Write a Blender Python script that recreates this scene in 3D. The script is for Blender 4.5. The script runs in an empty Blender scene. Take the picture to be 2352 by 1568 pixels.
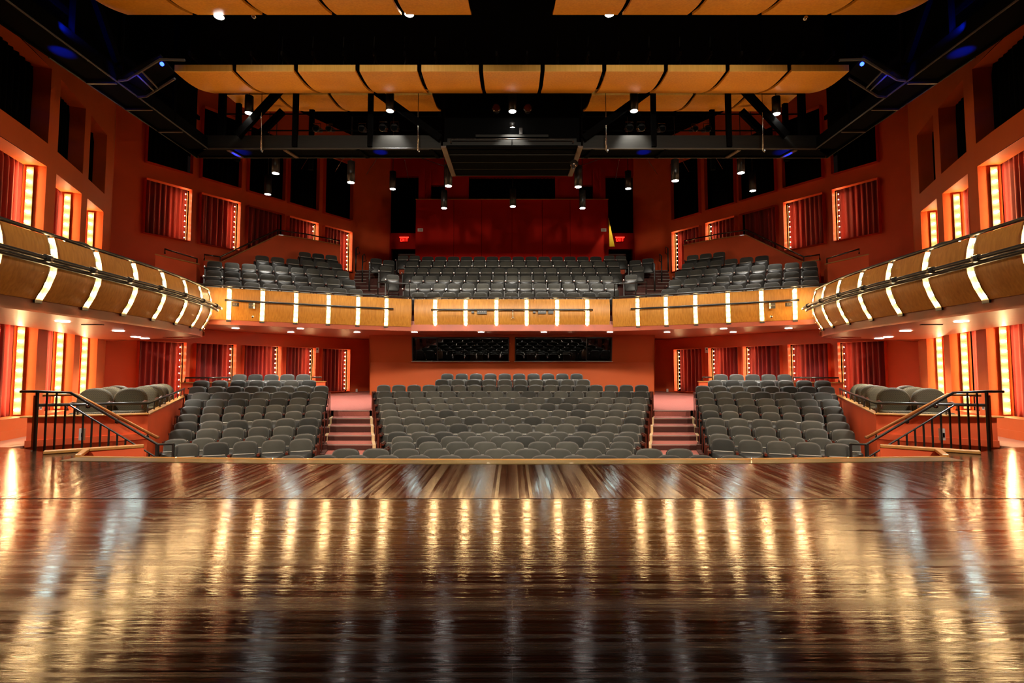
import bpy, math, random
from mathutils import Vector
random.seed(7)
C = bpy.context.scene.collection
SC = bpy.context.scene
PI = math.pi

# ------------------------------------------------------------------ camera, world, exposure
CAM_H = 1.33
PITCH = math.atan(70 / 1200)
cam = bpy.data.objects.new('camera', bpy.data.cameras.new('camera'))
C.objects.link(cam)
cam.location = (0, 0, CAM_H)
cam.rotation_euler = (PI / 2 + PITCH, 0, 0)
cam.data.sensor_width = 36
cam.data.lens = 1200 / 2352 * 36
cam.data.clip_start = 0.05
SC.camera = cam
SC.view_settings.view_transform = 'Standard'
SC.view_settings.look = 'None'
SC.view_settings.gamma = 1
SC.view_settings.use_curve_mapping = False
SC.view_settings.exposure = 0.55
w = bpy.data.worlds.new('world'); SC.world = w; w.use_nodes = True
w.node_tree.nodes['Background'].inputs[0].default_value = (0.02, 0.012, 0.01, 1)
w.node_tree.nodes['Background'].inputs[1].default_value = 0.15
cy = SC.cycles
cy.use_denoising = True
cy.max_bounces = 5; cy.diffuse_bounces = 3; cy.glossy_bounces = 3; cy.transmission_bounces = 3; cy.transparent_max_bounces = 4
cy.sample_clamp_indirect = 6.0
cy.caustics_reflective = False; cy.caustics_refractive = False
cy.use_light_tree = True
cy.use_adaptive_sampling = True; cy.adaptive_threshold = 0.05

BULB_E = 110.0          # bulbs in the marquee strips
DOWN_W = 190.0           # recessed downlights
HALL_W = 320.0          # hanging can lights
WARM = (1.0, 0.66, 0.30)
COOL = (1.0, 0.94, 0.84)

def lamp(kind, loc, power, col, size=0.1, aim=None, blend=0.6, angle=110, parent=None):
    d = bpy.data.lights.new('lamp', kind); d.energy = power; d.color = col
    if kind == 'AREA': d.shape = 'DISK'; d.size = size
    else: d.shadow_soft_size = size
    if kind == 'SPOT': d.spot_size = math.radians(angle); d.spot_blend = blend
    o = bpy.data.objects.new('lamp', d); C.objects.link(o); o.location = loc
    if aim is not None:
        o.rotation_euler = (Vector(aim) - Vector(loc)).to_track_quat('-Z', 'Y').to_euler()
    if parent is not None:
        o.parent = parent; o.matrix_parent_inverse = parent.matrix_basis.inverted()
    return o
# added unseen fill spots, above and behind the camera, to brighten the seat fronts
for sx in (-5.0, 0.0, 5.0):
    lamp('SPOT', (sx, -1.8, 7.2), 2900, (1.0, 0.88, 0.70), 0.25, aim=(sx * 0.9, 13, -0.6), angle=66, blend=0.85)
for sx in (-3.0, 3.0):
    lamp('SPOT', (sx, -1.8, 7.2), 1500, (1.0, 0.92, 0.76), 0.25, aim=(sx * 0.9, 20, 4.9), angle=32, blend=0.7)

# ------------------------------------------------------------------ projection helpers (photo pixel -> point at a known depth)
cp, sp = math.cos(PITCH), math.sin(PITCH)
def ray(u, v):
    a = (u - 1176) / 1200; b = (784 - v) / 1200
    return a, cp - b * sp, sp + b * cp
def atY(u, v, Y):
    x, y, z = ray(u, v); t = Y / y; return Vector((x * t, Y, CAM_H + z * t))
def atZ(u, v, Z):
    x, y, z = ray(u, v); t = (Z - CAM_H) / z; return Vector((x * t, y * t, Z))

# ------------------------------------------------------------------ materials
M = {}
def nodes(m):
    m.use_nodes = True
    return m.node_tree.nodes, m.node_tree.links, m.node_tree.nodes['Principled BSDF']
def pm(name, col, rough=0.6, metal=0, spec=0.5, noise=None, bump=0, scale=(1, 1, 1), bscale=None, sheen=0, coat=0):
    m = bpy.data.materials.new(name); n, l, b = nodes(m)
    b.inputs['Base Color'].default_value = (*col, 1); b.inputs['Roughness'].default_value = rough
    b.inputs['Metallic'].default_value = metal; b.inputs['Specular IOR Level'].default_value = spec
    b.inputs['Sheen Weight'].default_value = sheen; b.inputs['Coat Weight'].default_value = coat
    if noise or bump:
        tc = n.new('ShaderNodeTexCoord'); mp = n.new('ShaderNodeMapping'); mp.inputs['Scale'].default_value = scale
        l.new(tc.outputs['Object'], mp.inputs[0])
        nz = n.new('ShaderNodeTexNoise'); nz.inputs['Scale'].default_value = bscale or 4; nz.inputs['Detail'].default_value = 4
        l.new(mp.outputs[0], nz.inputs[0])
        if noise:
            mx = n.new('ShaderNodeMix'); mx.data_type = 'RGBA'
            mx.inputs[6].default_value = (*[c * (1 - noise) for c in col], 1)
            mx.inputs[7].default_value = (*[min(1, c * (1 + noise)) for c in col], 1)
            l.new(nz.outputs[0], mx.inputs[0]); l.new(mx.outputs[2], b.inputs['Base Color'])
        if bump:
            bp = n.new('ShaderNodeBump'); bp.inputs['Strength'].default_value = bump; bp.inputs['Distance'].default_value = 0.02
            l.new(nz.outputs[0], bp.inputs['Height']); l.new(bp.outputs[0], b.inputs['Normal'])
    M[name] = m; return m
def em(name, col, s):
    m = bpy.data.materials.new(name); n, l, b = nodes(m)
    b.inputs['Base Color'].default_value = (*col, 1)
    b.inputs['Emission Color'].default_value = (*col, 1); b.inputs['Emission Strength'].default_value = s
    M[name] = m; return m
pm('red_paint', (0.80, 0.115, 0.032), 0.55, noise=0.12, bscale=1.5, spec=0.35)
pm('orange_paint', (0.62, 0.12, 0.024), 0.6, noise=0.10, bscale=1.5, spec=0.35)
pm('booth_paint', (0.42, 0.070, 0.009), 0.6, noise=0.08, bscale=1.5, spec=0.3)
pm('crimson_paint', (0.44, 0.010, 0.004), 0.85, noise=0.15, bscale=1.2, spec=0.1)
pm('terracotta', (0.46, 0.10, 0.045), 0.35, noise=0.12, bscale=2, spec=0.4)
pm('black', (0.0012, 0.0012, 0.0012), 0.9, noise=0.3, bscale=3, spec=0.05)
pm('black_metal', (0.014, 0.013, 0.012), 0.38, metal=0.0, noise=0.3, bscale=6, spec=0.5)
pm('catwalk_black', (0.002, 0.002, 0.002), 0.9, noise=0.3, bscale=6, spec=0.02)
pm('girder_metal', (0.010, 0.0098, 0.008), 0.5, metal=0.0, spec=0.15, noise=0.35, scale=(1, 8, 8), bscale=3)
pm('dark_chrome', (0.10, 0.08, 0.065), 0.22, metal=0.9, noise=0.2, bscale=8)
pm('glint_grey', (0.42, 0.40, 0.36), 0.35, noise=0.1, spec=0.6)  # pale tone for the painted glints on the seats
pm('edge_steel', (0.035, 0.030, 0.025), 0.5, noise=0.2, spec=0.3)
pm('channel_brown', (0.07, 0.035, 0.015), 0.5, noise=0.2)
pm('steel', (0.5, 0.48, 0.44), 0.25, metal=1, noise=0.1)
pm('seat_plastic', (0.030, 0.029, 0.026), 0.4, noise=0.2, spec=0.4)
pm('charcoal_fabric', (0.038, 0.037, 0.030), 0.85, noise=0.35, bscale=5, sheen=0.25, bump=0.15)
pm('charcoal_fabric_light', (0.052, 0.050, 0.040), 0.85, noise=0.35, bscale=5, sheen=0.25, bump=0.15)
pm('charcoal_fabric_dark', (0.018, 0.018, 0.015), 0.85, noise=0.35, bscale=5, sheen=0.2, bump=0.15)  # darker tone at random seats; also painted shade for the rearmost rows
pm('cherry_wood', (0.11, 0.018, 0.008), 0.3, noise=0.4, scale=(1, 1, 8), bscale=5, coat=0.5)
pm('rail_wood', (0.48, 0.18, 0.05), 0.32, noise=0.25, scale=(1, 6, 6), bscale=5, coat=0.4)
pm('oak_trim', (0.50, 0.23, 0.055), 0.4, noise=0.3, scale=(1, 10, 10), bscale=4, coat=0.3)
pm('olive_board', (0.13, 0.085, 0.018), 0.35, noise=0.4, scale=(0.6, 12, 1), bscale=4, coat=0.3)
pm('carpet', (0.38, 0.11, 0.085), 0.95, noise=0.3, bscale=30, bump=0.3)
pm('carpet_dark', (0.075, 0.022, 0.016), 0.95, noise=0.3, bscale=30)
pm('side_floor', (0.42, 0.17, 0.10), 0.4, noise=0.2, bscale=3)
pm('strip_backing', (0.24, 0.17, 0.09), 0.6, noise=0.08)
pm('cream', (0.75, 0.55, 0.30), 0.5, noise=0.08)
pm('white_plate', (0.6, 0.55, 0.48), 0.5, noise=0.08)
pm('soffit_paint', (0.50, 0.13, 0.06), 0.38, noise=0.10, scale=(1, 5, 1), bscale=2)
pm('rubber', (0.02, 0.02, 0.02), 0.6, noise=0.2)
pm('step_edge', (0.30, 0.24, 0.2), 0.4, noise=0.2)
em('bulb', WARM, BULB_E)
em('bulb_small', WARM, BULB_E * 1.5)
em('lens_white', (1.0, 0.95, 0.86), 28)
em('lens_soffit', (0.78, 1.0, 0.92), 42)
em('exit_red', (1.0, 0.02, 0.01), 3.0)
em('blue_led', (0.01, 0.03, 1.0), 14)
pm('yellow_paint', (0.85, 0.55, 0.01), 0.5, noise=0.1)
pm('beige', (0.40, 0.27, 0.16), 0.6, noise=0.1)

def slat_wood(name, c1, c2, rough=0.38):
    m = bpy.data.materials.new(name); n, l, b = nodes(m)
    tc = n.new('ShaderNodeTexCoord'); mp = n.new('ShaderNodeMapping'); mp.inputs['Scale'].default_value = (9, 9, 0.7)
    nz = n.new('ShaderNodeTexNoise'); nz.inputs['Scale'].default_value = 3; nz.inputs['Detail'].default_value = 5
    n2 = n.new('ShaderNodeTexNoise'); n2.inputs['Scale'].default_value = 1.3
    l.new(tc.outputs['Object'], mp.inputs[0]); l.new(mp.outputs[0], nz.inputs[0]); l.new(tc.outputs['Object'], n2.inputs[0])
    ad = n.new('ShaderNodeMath'); ad.operation = 'MULTIPLY_ADD'; ad.inputs[1].default_value = 0.7
    l.new(nz.outputs[0], ad.inputs[0]); 
    m3 = n.new('ShaderNodeMath'); m3.operation = 'MULTIPLY'; m3.inputs[1].default_value = 0.3
    l.new(n2.outputs[0], m3.inputs[0]); l.new(m3.outputs[0], ad.inputs[2])
    rp = n.new('ShaderNodeValToRGB'); rp.color_ramp.elements[0].position = 0.3; rp.color_ramp.elements[1].position = 0.7
    rp.color_ramp.elements[0].color = (*c1, 1); rp.color_ramp.elements[1].color = (*c2, 1)
    l.new(ad.outputs[0], rp.inputs[0]); l.new(rp.outputs[0], b.inputs['Base Color'])
    b.inputs['Roughness'].default_value = rough; b.inputs['Specular IOR Level'].default_value = 0.35
    bp = n.new('ShaderNodeBump'); bp.inputs['Strength'].default_value = 0.12; bp.inputs['Distance'].default_value = 0.01
    l.new(nz.outputs[0], bp.inputs['Height']); l.new(bp.outputs[0], b.inputs['Normal'])
    M[name] = m
slat_wood('maple', (0.44, 0.175, 0.024), (0.66, 0.31, 0.055))
slat_wood('maple_cloud', (0.62, 0.23, 0.012), (0.82, 0.36, 0.03), 0.42)
slat_wood('maple_edge', (0.70, 0.36, 0.06), (0.85, 0.48, 0.10), 0.4)

def stage_mat(name, along_x, bs=0.36, r0=0.07, r1=0.19):
    m = bpy.data.materials.new(name); n, l, b = nodes(m)
    tc = n.new('ShaderNodeTexCoord'); mp = n.new('ShaderNodeMapping')
    if not along_x: mp.inputs['Rotation'].default_value = (0, 0, PI / 2)
    l.new(tc.outputs['Object'], mp.inputs[0])
    br = n.new('ShaderNodeTexBrick'); br.inputs['Scale'].default_value = 1.0
    br.inputs['Brick Width'].default_value = 1.55; br.inputs['Row Height'].default_value = 0.075
    br.inputs['Mortar Size'].default_value = 0.0016; br.inputs['Mortar Smooth'].default_value = 0.3
    br.offset = 0.37; br.offset_frequency = 3; br.squash = 1
    br.inputs['Color1'].default_value = (0.052, 0.019, 0.0075, 1); br.inputs['Color2'].default_value = (0.020, 0.007, 0.003, 1)
    br.inputs['Mortar'].default_value = (0.004, 0.002, 0.001, 1); br.inputs['Bias'].default_value = -0.1
    l.new(mp.outputs[0], br.inputs[0])
    mp2 = n.new('ShaderNodeMapping'); mp2.inputs['Scale'].default_value = (0.45, 13, 1)
    l.new(mp.outputs[0], mp2.inputs[0])
    nz = n.new('ShaderNodeTexNoise'); nz.inputs['Scale'].default_value = 2.2; nz.inputs['Detail'].default_value = 5; nz.inputs['Roughness'].default_value = 0.62
    nz.inputs['Distortion'].default_value = 0.15
    l.new(mp2.outputs[0], nz.inputs[0])
    mx = n.new('ShaderNodeMix'); mx.data_type = 'RGBA'; mx.blend_type = 'MULTIPLY'; mx.inputs[0].default_value = 0.6
    l.new(br.outputs[0], mx.inputs[6]); l.new(nz.outputs[0], mx.inputs[7]); l.new(mx.outputs[2], b.inputs['Base Color'])
    # plank-to-plank height + grain + gaps in the bump
    a1 = n.new('ShaderNodeMath'); a1.operation = 'MULTIPLY_ADD'; a1.inputs[1].default_value = -1.4
    l.new(br.outputs[1], a1.inputs[0]); l.new(nz.outputs[0], a1.inputs[2])
    bp = n.new('ShaderNodeBump'); bp.inputs['Strength'].default_value = bs; bp.inputs['Distance'].default_value = 0.004
    l.new(a1.outputs[0], bp.inputs['Height'])
    n3 = n.new('ShaderNodeTexNoise'); n3.inputs['Scale'].default_value = 1.0; n3.inputs['Detail'].default_value = 2
    mp3 = n.new('ShaderNodeMapping'); mp3.inputs['Scale'].default_value = (0.30, 7, 1)
    l.new(mp.outputs[0], mp3.inputs[0]); l.new(mp3.outputs[0], n3.inputs[0])
    b2 = n.new('ShaderNodeBump'); b2.inputs['Strength'].default_value = 0.13; b2.inputs['Distance'].default_value = 0.010
    l.new(n3.outputs[0], b2.inputs['Height']); l.new(bp.outputs[0], b2.inputs['Normal']); l.new(b2.outputs[0], b.inputs['Normal'])
    rr = n.new('ShaderNodeMapRange'); rr.inputs[3].default_value = r0; rr.inputs[4].default_value = r1
    wr = n.new('ShaderNodeSeparateXYZ'); l.new(mp.outputs[0], wr.inputs[0])
    sn_ = n.new('ShaderNodeMath'); sn_.operation = 'SNAP'; sn_.inputs[1].default_value = 0.075 / 2; l.new(wr.outputs[1], sn_.inputs[0])
    wn = n.new('ShaderNodeTexWhiteNoise'); wn.noise_dimensions = '1D'; l.new(sn_.outputs[0], wn.inputs['W'])
    l.new(wn.outputs[0], rr.inputs[0]); l.new(rr.outputs[0], b.inputs['Roughness'])
    sr = n.new('ShaderNodeMapRange'); sr.inputs[3].default_value = 0.62; sr.inputs[4].default_value = 0.30
    l.new(nz.outputs[0], sr.inputs[0]); l.new(sr.outputs[0], b.inputs['Specular IOR Level'])
    M[name] = m
stage_mat('stage_wood', True); stage_mat('apron_wood', False, 0.42, 0.09, 0.20)

def velvet():
    m = bpy.data.materials.new('velvet'); n, l, b = nodes(m)
    b.inputs['Base Color'].default_value = (0.24, 0.008, 0.006, 1); b.inputs['Roughness'].default_value = 0.75
    b.inputs['Sheen Weight'].default_value = 0.7; b.inputs['Sheen Tint'].default_value = (1, 0.25, 0.2, 1)
    tc = n.new('ShaderNodeTexCoord'); mp = n.new('ShaderNodeMapping'); mp.inputs['Scale'].default_value = (5, 5, 0.3)
    nz = n.new('ShaderNodeTexNoise'); nz.inputs['Scale'].default_value = 1
    l.new(tc.outputs['Object'], mp.inputs[0]); l.new(mp.outputs[0], nz.inputs[0])
    rp = n.new('ShaderNodeValToRGB'); rp.color_ramp.elements[0].color = (0.13, 0.004, 0.004, 1); rp.color_ramp.elements[1].color = (0.33, 0.014, 0.009, 1)
    rp.color_ramp.elements[0].position = 0.35; rp.color_ramp.elements[1].position = 0.65
    l.new(nz.outputs[0], rp.inputs[0]); l.new(rp.outputs[0], b.inputs['Base Color'])
    M['velvet'] = m
velvet()
def check_fabric():
    m = bpy.data.materials.new('check_fabric'); n, l, b = nodes(m)
    tc = n.new('ShaderNodeTexCoord'); br = n.new('ShaderNodeTexBrick')
    mp = n.new('ShaderNodeMapping'); mp.inputs['Rotation'].default_value = (PI / 2, 0, 0)
    l.new(tc.outputs['Object'], mp.inputs[0]); l.new(mp.outputs[0], br.inputs[0])
    br.inputs['Scale'].default_value = 1; br.inputs['Brick Width'].default_value = 0.032; br.inputs['Row Height'].default_value = 0.017
    br.inputs['Mortar Size'].default_value = 0.0022; br.inputs['Color1'].default_value = (0.020, 0.013, 0.005, 1)
    br.inputs['Color2'].default_value = (0.014, 0.009, 0.004, 1); br.inputs['Mortar'].default_value = (0.14, 0.11, 0.045, 1)
    l.new(br.outputs[0], b.inputs['Base Color']); b.inputs['Roughness'].default_value = 0.8
    M['check_fabric'] = m
check_fabric()
def glass():
    m = bpy.data.materials.new('glass'); n, l, b = nodes(m)
    n.remove(b); out = n['Material Output']
    g = n.new('ShaderNodeBsdfGlossy'); g.inputs['Roughness'].default_value = 0.0; t = n.new('ShaderNodeBsdfTransparent')
    t.inputs[0].default_value = (0.55, 0.5, 0.42, 1)
    f = n.new('ShaderNodeFresnel'); f.inputs[0].default_value = 1.9; mx = n.new('ShaderNodeMixShader')
    l.new(f.outputs[0], mx.inputs[0]); l.new(t.outputs[0], mx.inputs[1]); l.new(g.outputs[0], mx.inputs[2]); l.new(mx.outputs[0], out.inputs[0])
    M['glass'] = m
glass()

# ------------------------------------------------------------------ mesh helpers
class MB:
    def __init__(s): s.v = []; s.f = []
    def add(s, vs, fs):
        o = len(s.v); s.v += [tuple(q) for q in vs]; s.f += [tuple(i + o for i in f) for f in fs]; return s
    def box(s, x0, x1, y0, y1, z0, z1):
        vs = [(x, y, z) for z in (z0, z1) for y in (y0, y1) for x in (x0, x1)]
        return s.add(vs, [(0, 2, 3, 1), (4, 5, 7, 6), (0, 1, 5, 4), (2, 6, 7, 3), (0, 4, 6, 2), (1, 3, 7, 5)])
    def obox(s, p, q, wd, ht):      # beam from p to q, wd across, ht along the up side
        p, q = Vector(p), Vector(q); d = (q - p).normalized()
        up = Vector((0, 0, 1)) if abs(d.z) < 0.95 else Vector((0, 1, 0))
        a = d.cross(up).normalized() * wd / 2; b = a.cross(d).normalized() * ht / 2
        vs = [e + i * a + j * b for e in (p, q) for i, j in ((-1, -1), (1, -1), (1, 1), (-1, 1))]
        return s.add(vs, [(0, 3, 2, 1), (4, 5, 6, 7), (0, 1, 5, 4), (1, 2, 6, 5), (2, 3, 7, 6), (3, 0, 4, 7)])
    def prism(s, pts, z0, z1):      # z0/z1 scalars or lists
        n = len(pts); z0 = z0 if hasattr(z0, '__len__') else [z0] * n; z1 = z1 if hasattr(z1, '__len__') else [z1] * n
        vs = [(p[0], p[1], z0[i]) for i, p in enumerate(pts)] + [(p[0], p[1], z1[i]) for i, p in enumerate(pts)]
        return s.add(vs, [tuple(range(n))[::-1], tuple(range(n, 2 * n))] + [(i, (i + 1) % n, n + (i + 1) % n, n + i) for i in range(n)])
    def tube(s, pts, r, n=8):
        pts = [Vector(p) for p in pts]; rings = []
        for i, p in enumerate(pts):
            d = (pts[min(i + 1, len(pts) - 1)] - pts[max(i - 1, 0)]).normalized()
            up = Vector((0, 0, 1)) if abs(d.z) < 0.9 else Vector((0, 1, 0))
            a = d.cross(up).normalized(); b = a.cross(d).normalized()
            rr = r[i] if hasattr(r, '__len__') else r
            rings.append([p + rr * (math.cos(2 * PI * k / n) * a + math.sin(2 * PI * k / n) * b) for k in range(n)])
        vs = [q for g in rings for q in g]; fs = []
        for i in range(len(pts) - 1):
            for k in range(n):
                fs.append((i * n + k, i * n + (k + 1) % n, (i + 1) * n + (k + 1) % n, (i + 1) * n + k))
        fs.append(tuple(range(n))[::-1]); fs.append(tuple(range((len(pts) - 1) * n, len(pts) * n)))
        return s.add(vs, fs)
    def sphere(s, c, r, nu=10, nv=6, sz=1):
        vs = [(c[0], c[1], c[2] + r * sz)]; fs = []
        for i in range(1, nv):
            t = PI * i / nv
            for k in range(nu): vs.append((c[0] + r * math.sin(t) * math.cos(2 * PI * k / nu), c[1] + r * math.sin(t) * math.sin(2 * PI * k / nu), c[2] + r * sz * math.cos(t)))
        vs.append((c[0], c[1], c[2] - r * sz)); L = len(vs) - 1
        for k in range(nu):
            fs.append((0, 1 + k, 1 + (k + 1) % nu)); fs.append((L, L - nu + (k + 1) % nu, L - nu + k))
            for i in range(nv - 2):
                a = 1 + i * nu; fs.append((a + k, a + nu + k, a + nu + (k + 1) % nu, a + (k + 1) % nu))
        return s.add(vs, fs)
    def grid(s, rows):
        m = len(rows[0]); vs = [q for r in rows for q in r]
        fs = [(i * m + j, i * m + j + 1, (i + 1) * m + j + 1, (i + 1) * m + j) for i in range(len(rows) - 1) for j in range(m - 1)]
        return s.add(vs, fs)
    def mesh(s, mat, smooth=False):
        me = bpy.data.meshes.new('mesh'); me.from_pydata(s.v, [], s.f); me.materials.append(M[mat] if isinstance(mat, str) else mat)
        if smooth:
            for p in me.polygons: p.use_smooth = True
        me.update(); return me
    def build(s, name, mat, parent=None, smooth=False, bevel=0, solid=0):
        return link(name, s.mesh(mat, smooth), parent, bevel, solid)
def link(name, me, parent=None, bevel=0, solid=0, loc=None):
    o = bpy.data.objects.new(name, me); C.objects.link(o)
    if parent is not None:
        o.parent = parent
        if loc is None: o.matrix_parent_inverse = parent.matrix_basis.inverted()
    if loc is not None: o.location = loc
    if bevel:
        b = o.modifiers.new('bevel', 'BEVEL'); b.width = bevel; b.segments = 2; b.limit_method = 'ANGLE'
    if solid:
        b = o.modifiers.new('solid', 'SOLIDIFY'); b.thickness = solid; b.offset = 0
    return o
def tag(o, label, cat, group=None):
    o['label'] = label; o['category'] = cat
    if group: o['group'] = group
    return o
def thing(name, label, cat, loc=(0, 0, 0), rz=0, group=None):
    o = bpy.data.objects.new(name, None); C.objects.link(o); o.location = loc; o.rotation_euler = (0, 0, rz)
    o.empty_display_size = 0.2
    return tag(o, label, cat, group)
def struct(mb, name, mat, solid=0, bevel=0, smooth=False):
    o = mb.build(name, mat, None, smooth, bevel, solid); o['kind'] = 'structure'; return o
def copy_tree(root, loc, rz, label, extra=()):
    r = root.copy(); C.objects.link(r); r.location = loc; r.rotation_euler = (0, 0, rz); r['label'] = label
    for ch in list(root.children):
        c = ch.copy(); C.objects.link(c); c.parent = r
        for g in list(ch.children):
            d = g.copy(); C.objects.link(d); d.parent = c
    return r
ORD = ['zeroth', 'first', 'second', 'third', 'fourth', 'fifth', 'sixth', 'seventh', 'eighth', 'ninth', 'tenth', 'eleventh', 'twelfth',
       'thirteenth', 'fourteenth', 'fifteenth', 'sixteenth', 'seventeenth', 'eighteenth']
SIDES = ((-1, 'left'), (1, 'right'))
def side(s, p):     # geometry is written for the left half (x < 0) and mirrored for the right
    return Vector((p[0] if s < 0 else -p[0], *p[1:]))

# ------------------------------------------------------------------ large structure: stage, pit, side floors
def floor_poly(name, pts, z, mat, th=0.06):
    return struct(MB().prism(pts, z - th, z), name, mat)
YS = 5.58
floor_poly('floor', [(-9.2, -6), (9.2, -6), (9.2, 2), (9.6, YS), (-9.6, YS), (-9.2, 2)], 0, 'stage_wood')
apron = [(-9.6, YS), (9.6, YS), (9.9, 7.0), (10.0, 9.2), (8.75, 9.75), (8.3, 9.75), (7.55, 8.60), (7.22, 8.98), (6.76, 8.24), (4, 8.05), (0, 7.98)]
apron = [(-9.6, YS), (9.6, YS), (10.05, 9.35), (8.9, 9.35), (8.15, 9.0), (7.56, 8.60), (7.2, 8.95), (6.78, 8.26), (3.5, 8.04), (0, 7.99),
         (-3.5, 8.04), (-6.78, 8.26), (-7.2, 8.95), (-7.56, 8.60), (-8.15, 9.0), (-8.9, 9.35), (-10.05, 9.35)]
floor_poly('floor_apron', apron, 0, 'apron_wood')
struct(MB().prism([(-6.7, 8.12), (6.7, 8.12), (6.9, 8.5), (6.9, 5.8), (-6.9, 5.8), (-6.9, 8.5)][:2] + [(6.6, 6.4), (-6.6, 6.4)], -1.2, -0.07), 'wall_stage_front', 'red_paint')
struct(MB().box(-9.6, 9.6, YS - .008, YS + .008, -.01, .0015), 'trim_60', 'black')
# border board with bright nosing along the apron edge
edge = [(-6.78, 8.26), (-3.5, 8.04), (0, 7.99), (3.5, 8.04), (6.78, 8.26)]
mb = MB()
for a, b in zip(edge, edge[1:]):
    mb.prism([a, b, (b[0], b[1] - 0.34), (a[0], a[1] - 0.34)], 0.0, 0.006)
struct(mb, 'trim_1', 'olive_board')
mb = MB()
for a, b in zip(edge, edge[1:]):
    mb.prism([(a[0], a[1] + 0.03), (b[0], b[1] + 0.03), (b[0], b[1] - 0.03), (a[0], a[1] - 0.03)], -0.07, 0.016)
struct(mb, 'trim_2', 'oak_trim')
floor_poly('floor_pit', [(-9, 6.4), (9, 6.4), (9, 13.5), (-9, 13.5)], -0.94, 'carpet_dark')

ti = 3
for s, sn in SIDES:
    S = lambda *p: side(s, p)
    # stairwell cap boards
    struct(MB().obox(S(-7.60, 8.57, 0.03), S(-6.5, 9.32, 0.03), 0.14, 0.05), f'trim_{ti}', 'oak_trim', bevel=0.01); ti += 1
    struct(MB().obox(S(-6.78, 8.26, 0.02), S(-7.22, 8.98, 0.02), 0.09, 0.05), f'trim_{ti}', 'oak_trim', bevel=0.01); ti += 1
    struct(MB().obox(S(-7.2, 8.86, -0.5), S(-6.5, 9.32, -0.5), 0.10, 1.0), f'wall_stair_{sn}', 'red_paint')
    # stair treads down to the pit, parallel to the cap board
    d = Vector((1.1, 0.75, 0)).normalized(); nrm = Vector((-d.y, d.x, 0))
    o0 = Vector((-7.95, 8.85, 0))
    mb = MB()
    for k in range(6):
        a = o0 + d * (0.1 + k * 0.28); b = a + d * 0.28
        q = [S(*(a - nrm * 0.1)), S(*(b - nrm * 0.1)), S(*(b + nrm * 0.85)), S(*(a + nrm * 0.85))]
        mb.prism([(p.x, p.y) for p in q], -1.0, -0.155 * (k + 1))
    struct(mb, f'floor_stair_{sn}', 'carpet_dark')
    # side floor at stage level (aisle and box)
    floor_poly(f'floor_side_{sn}', [tuple(S(x, y))[:2] for x, y in ((-10.9, 9.35), (-8.9, 9.35), (-8.86, 9.5), (-7.5, 10.75), (-9.1, 14.0), (-10.5, 17.0), (-12.6, 15.6), (-12.4, 13))], 0.0, 'side_floor')
    # box parapet: front and inner wall with oak cap
    f0, f1, f2 = S(-8.80, 9.55), S(-7.44, 10.75), S(-10.35, 16.7)
    mb = MB(); 
    mb.prism([f0, f1, S(-7.52, 10.87), S(-8.88, 9.67)], -1.0, [0.50, 0.46, 0.46, 0.50])
    struct(mb, f'wall_box_front_{sn}', 'red_paint')
    mb = MB(); mb.prism([f1, f2, S(-10.47, 16.7), S(-7.56, 10.82)], -1.2, [0.46, 0.58, 0.58, 0.46])
    struct(mb, f'wall_box_side_{sn}', 'red_paint')
    mb = MB(); mb.prism([S(-8.86, 9.46), S(-7.40, 10.70), S(-7.52, 10.92), S(-8.96, 9.64)], [0.50, 0.46, 0.46, 0.50], [0.53, 0.49, 0.49, 0.53])
    mb.prism([S(-7.38, 10.72), S(-10.30, 16.7), S(-10.5, 16.7), S(-7.58, 10.84)], [0.46, 0.58, 0.58, 0.46], [0.49, 0.61, 0.61, 0.49])
    struct(mb, f'trim_{ti}', 'oak_trim', bevel=0.008); ti += 1
    struct(MB().prism([S(-8.8, 9.52), S(-7.43, 10.72), S(-7.44, 10.75), S(-8.8, 9.55)], -0.03, 0.09), f'baseboard_{sn}', 'red_paint')
    # cross-aisle parapet behind the side seating
    P = [atY(415, 880, 16.9), atY(530, 880, 17.75), atY(547, 880, 18.78), atY(745, 880, 18.95)]
    mb = MB(); mc = MB()
    for a, b in zip(P, P[1:]):
        mb.prism([S(a.x, a.y), S(b.x, b.y), S(b.x, b.y + 0.12), S(a.x, a.y + 0.12)], -0.2, 0.97)
        mc.prism([S(a.x - 0.02, a.y - 0.03), S(b.x + 0.02, b.y - 0.03), S(b.x + 0.02, b.y + 0.15), S(a.x - 0.02, a.y + 0.15)], 0.97, 1.0)
    struct(mb, f'wall_cross_aisle_{sn}', 'red_paint'); struct(mc, f'trim_{ti}', 'oak_trim'); ti += 1
    # aisle steps and ramp
    def ax(y, t):   # aisle edges
        f = (y - 13.3) / 3.9
        return (-4.86 - 1.06 * f) * (1 - t) + (-3.40 - 1.18 * f) * t
    nos = [(17.2, .07), (16.4, -.11), (15.65, -.27), (14.85, -.457), (14.05, -.60), (13.3, -.75), (12.5, -.87)]
    mt = MB(); mr = MB(); mc = MB(); me = MB()
    for i, (y, z) in enumerate(nos):
        y1 = nos[i - 1][0] if i else 17.4
        q = [S(ax(y, .06), y), S(ax(y, .94), y), S(ax(y1, .94), y1), S(ax(y1, .06), y1)]
        mt.prism(q, z - 0.03, z)
        mr.prism([S(ax(y, .06), y + 0.015), S(ax(y, .94), y + 0.015), S(ax(y, .94), y + 0.1), S(ax(y, .06), y + 0.1)], z - 0.22, z - 0.031)
        me.prism([S(ax(y, .06), y - 0.006), S(ax(y, .94), y - 0.006), S(ax(y, .94), y + 0.03), S(ax(y, .06), y + 0.03)], z - 0.02, z + 0.004)
        for t0, t1 in ((0, .06), (.94, 1.0)):
            mc.prism([S(ax(y, t0), y), S(ax(y, t1), y), S(ax(y1, t1), y1), S(ax(y1, t0), y1)], -1.0, z + 0.002)
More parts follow.
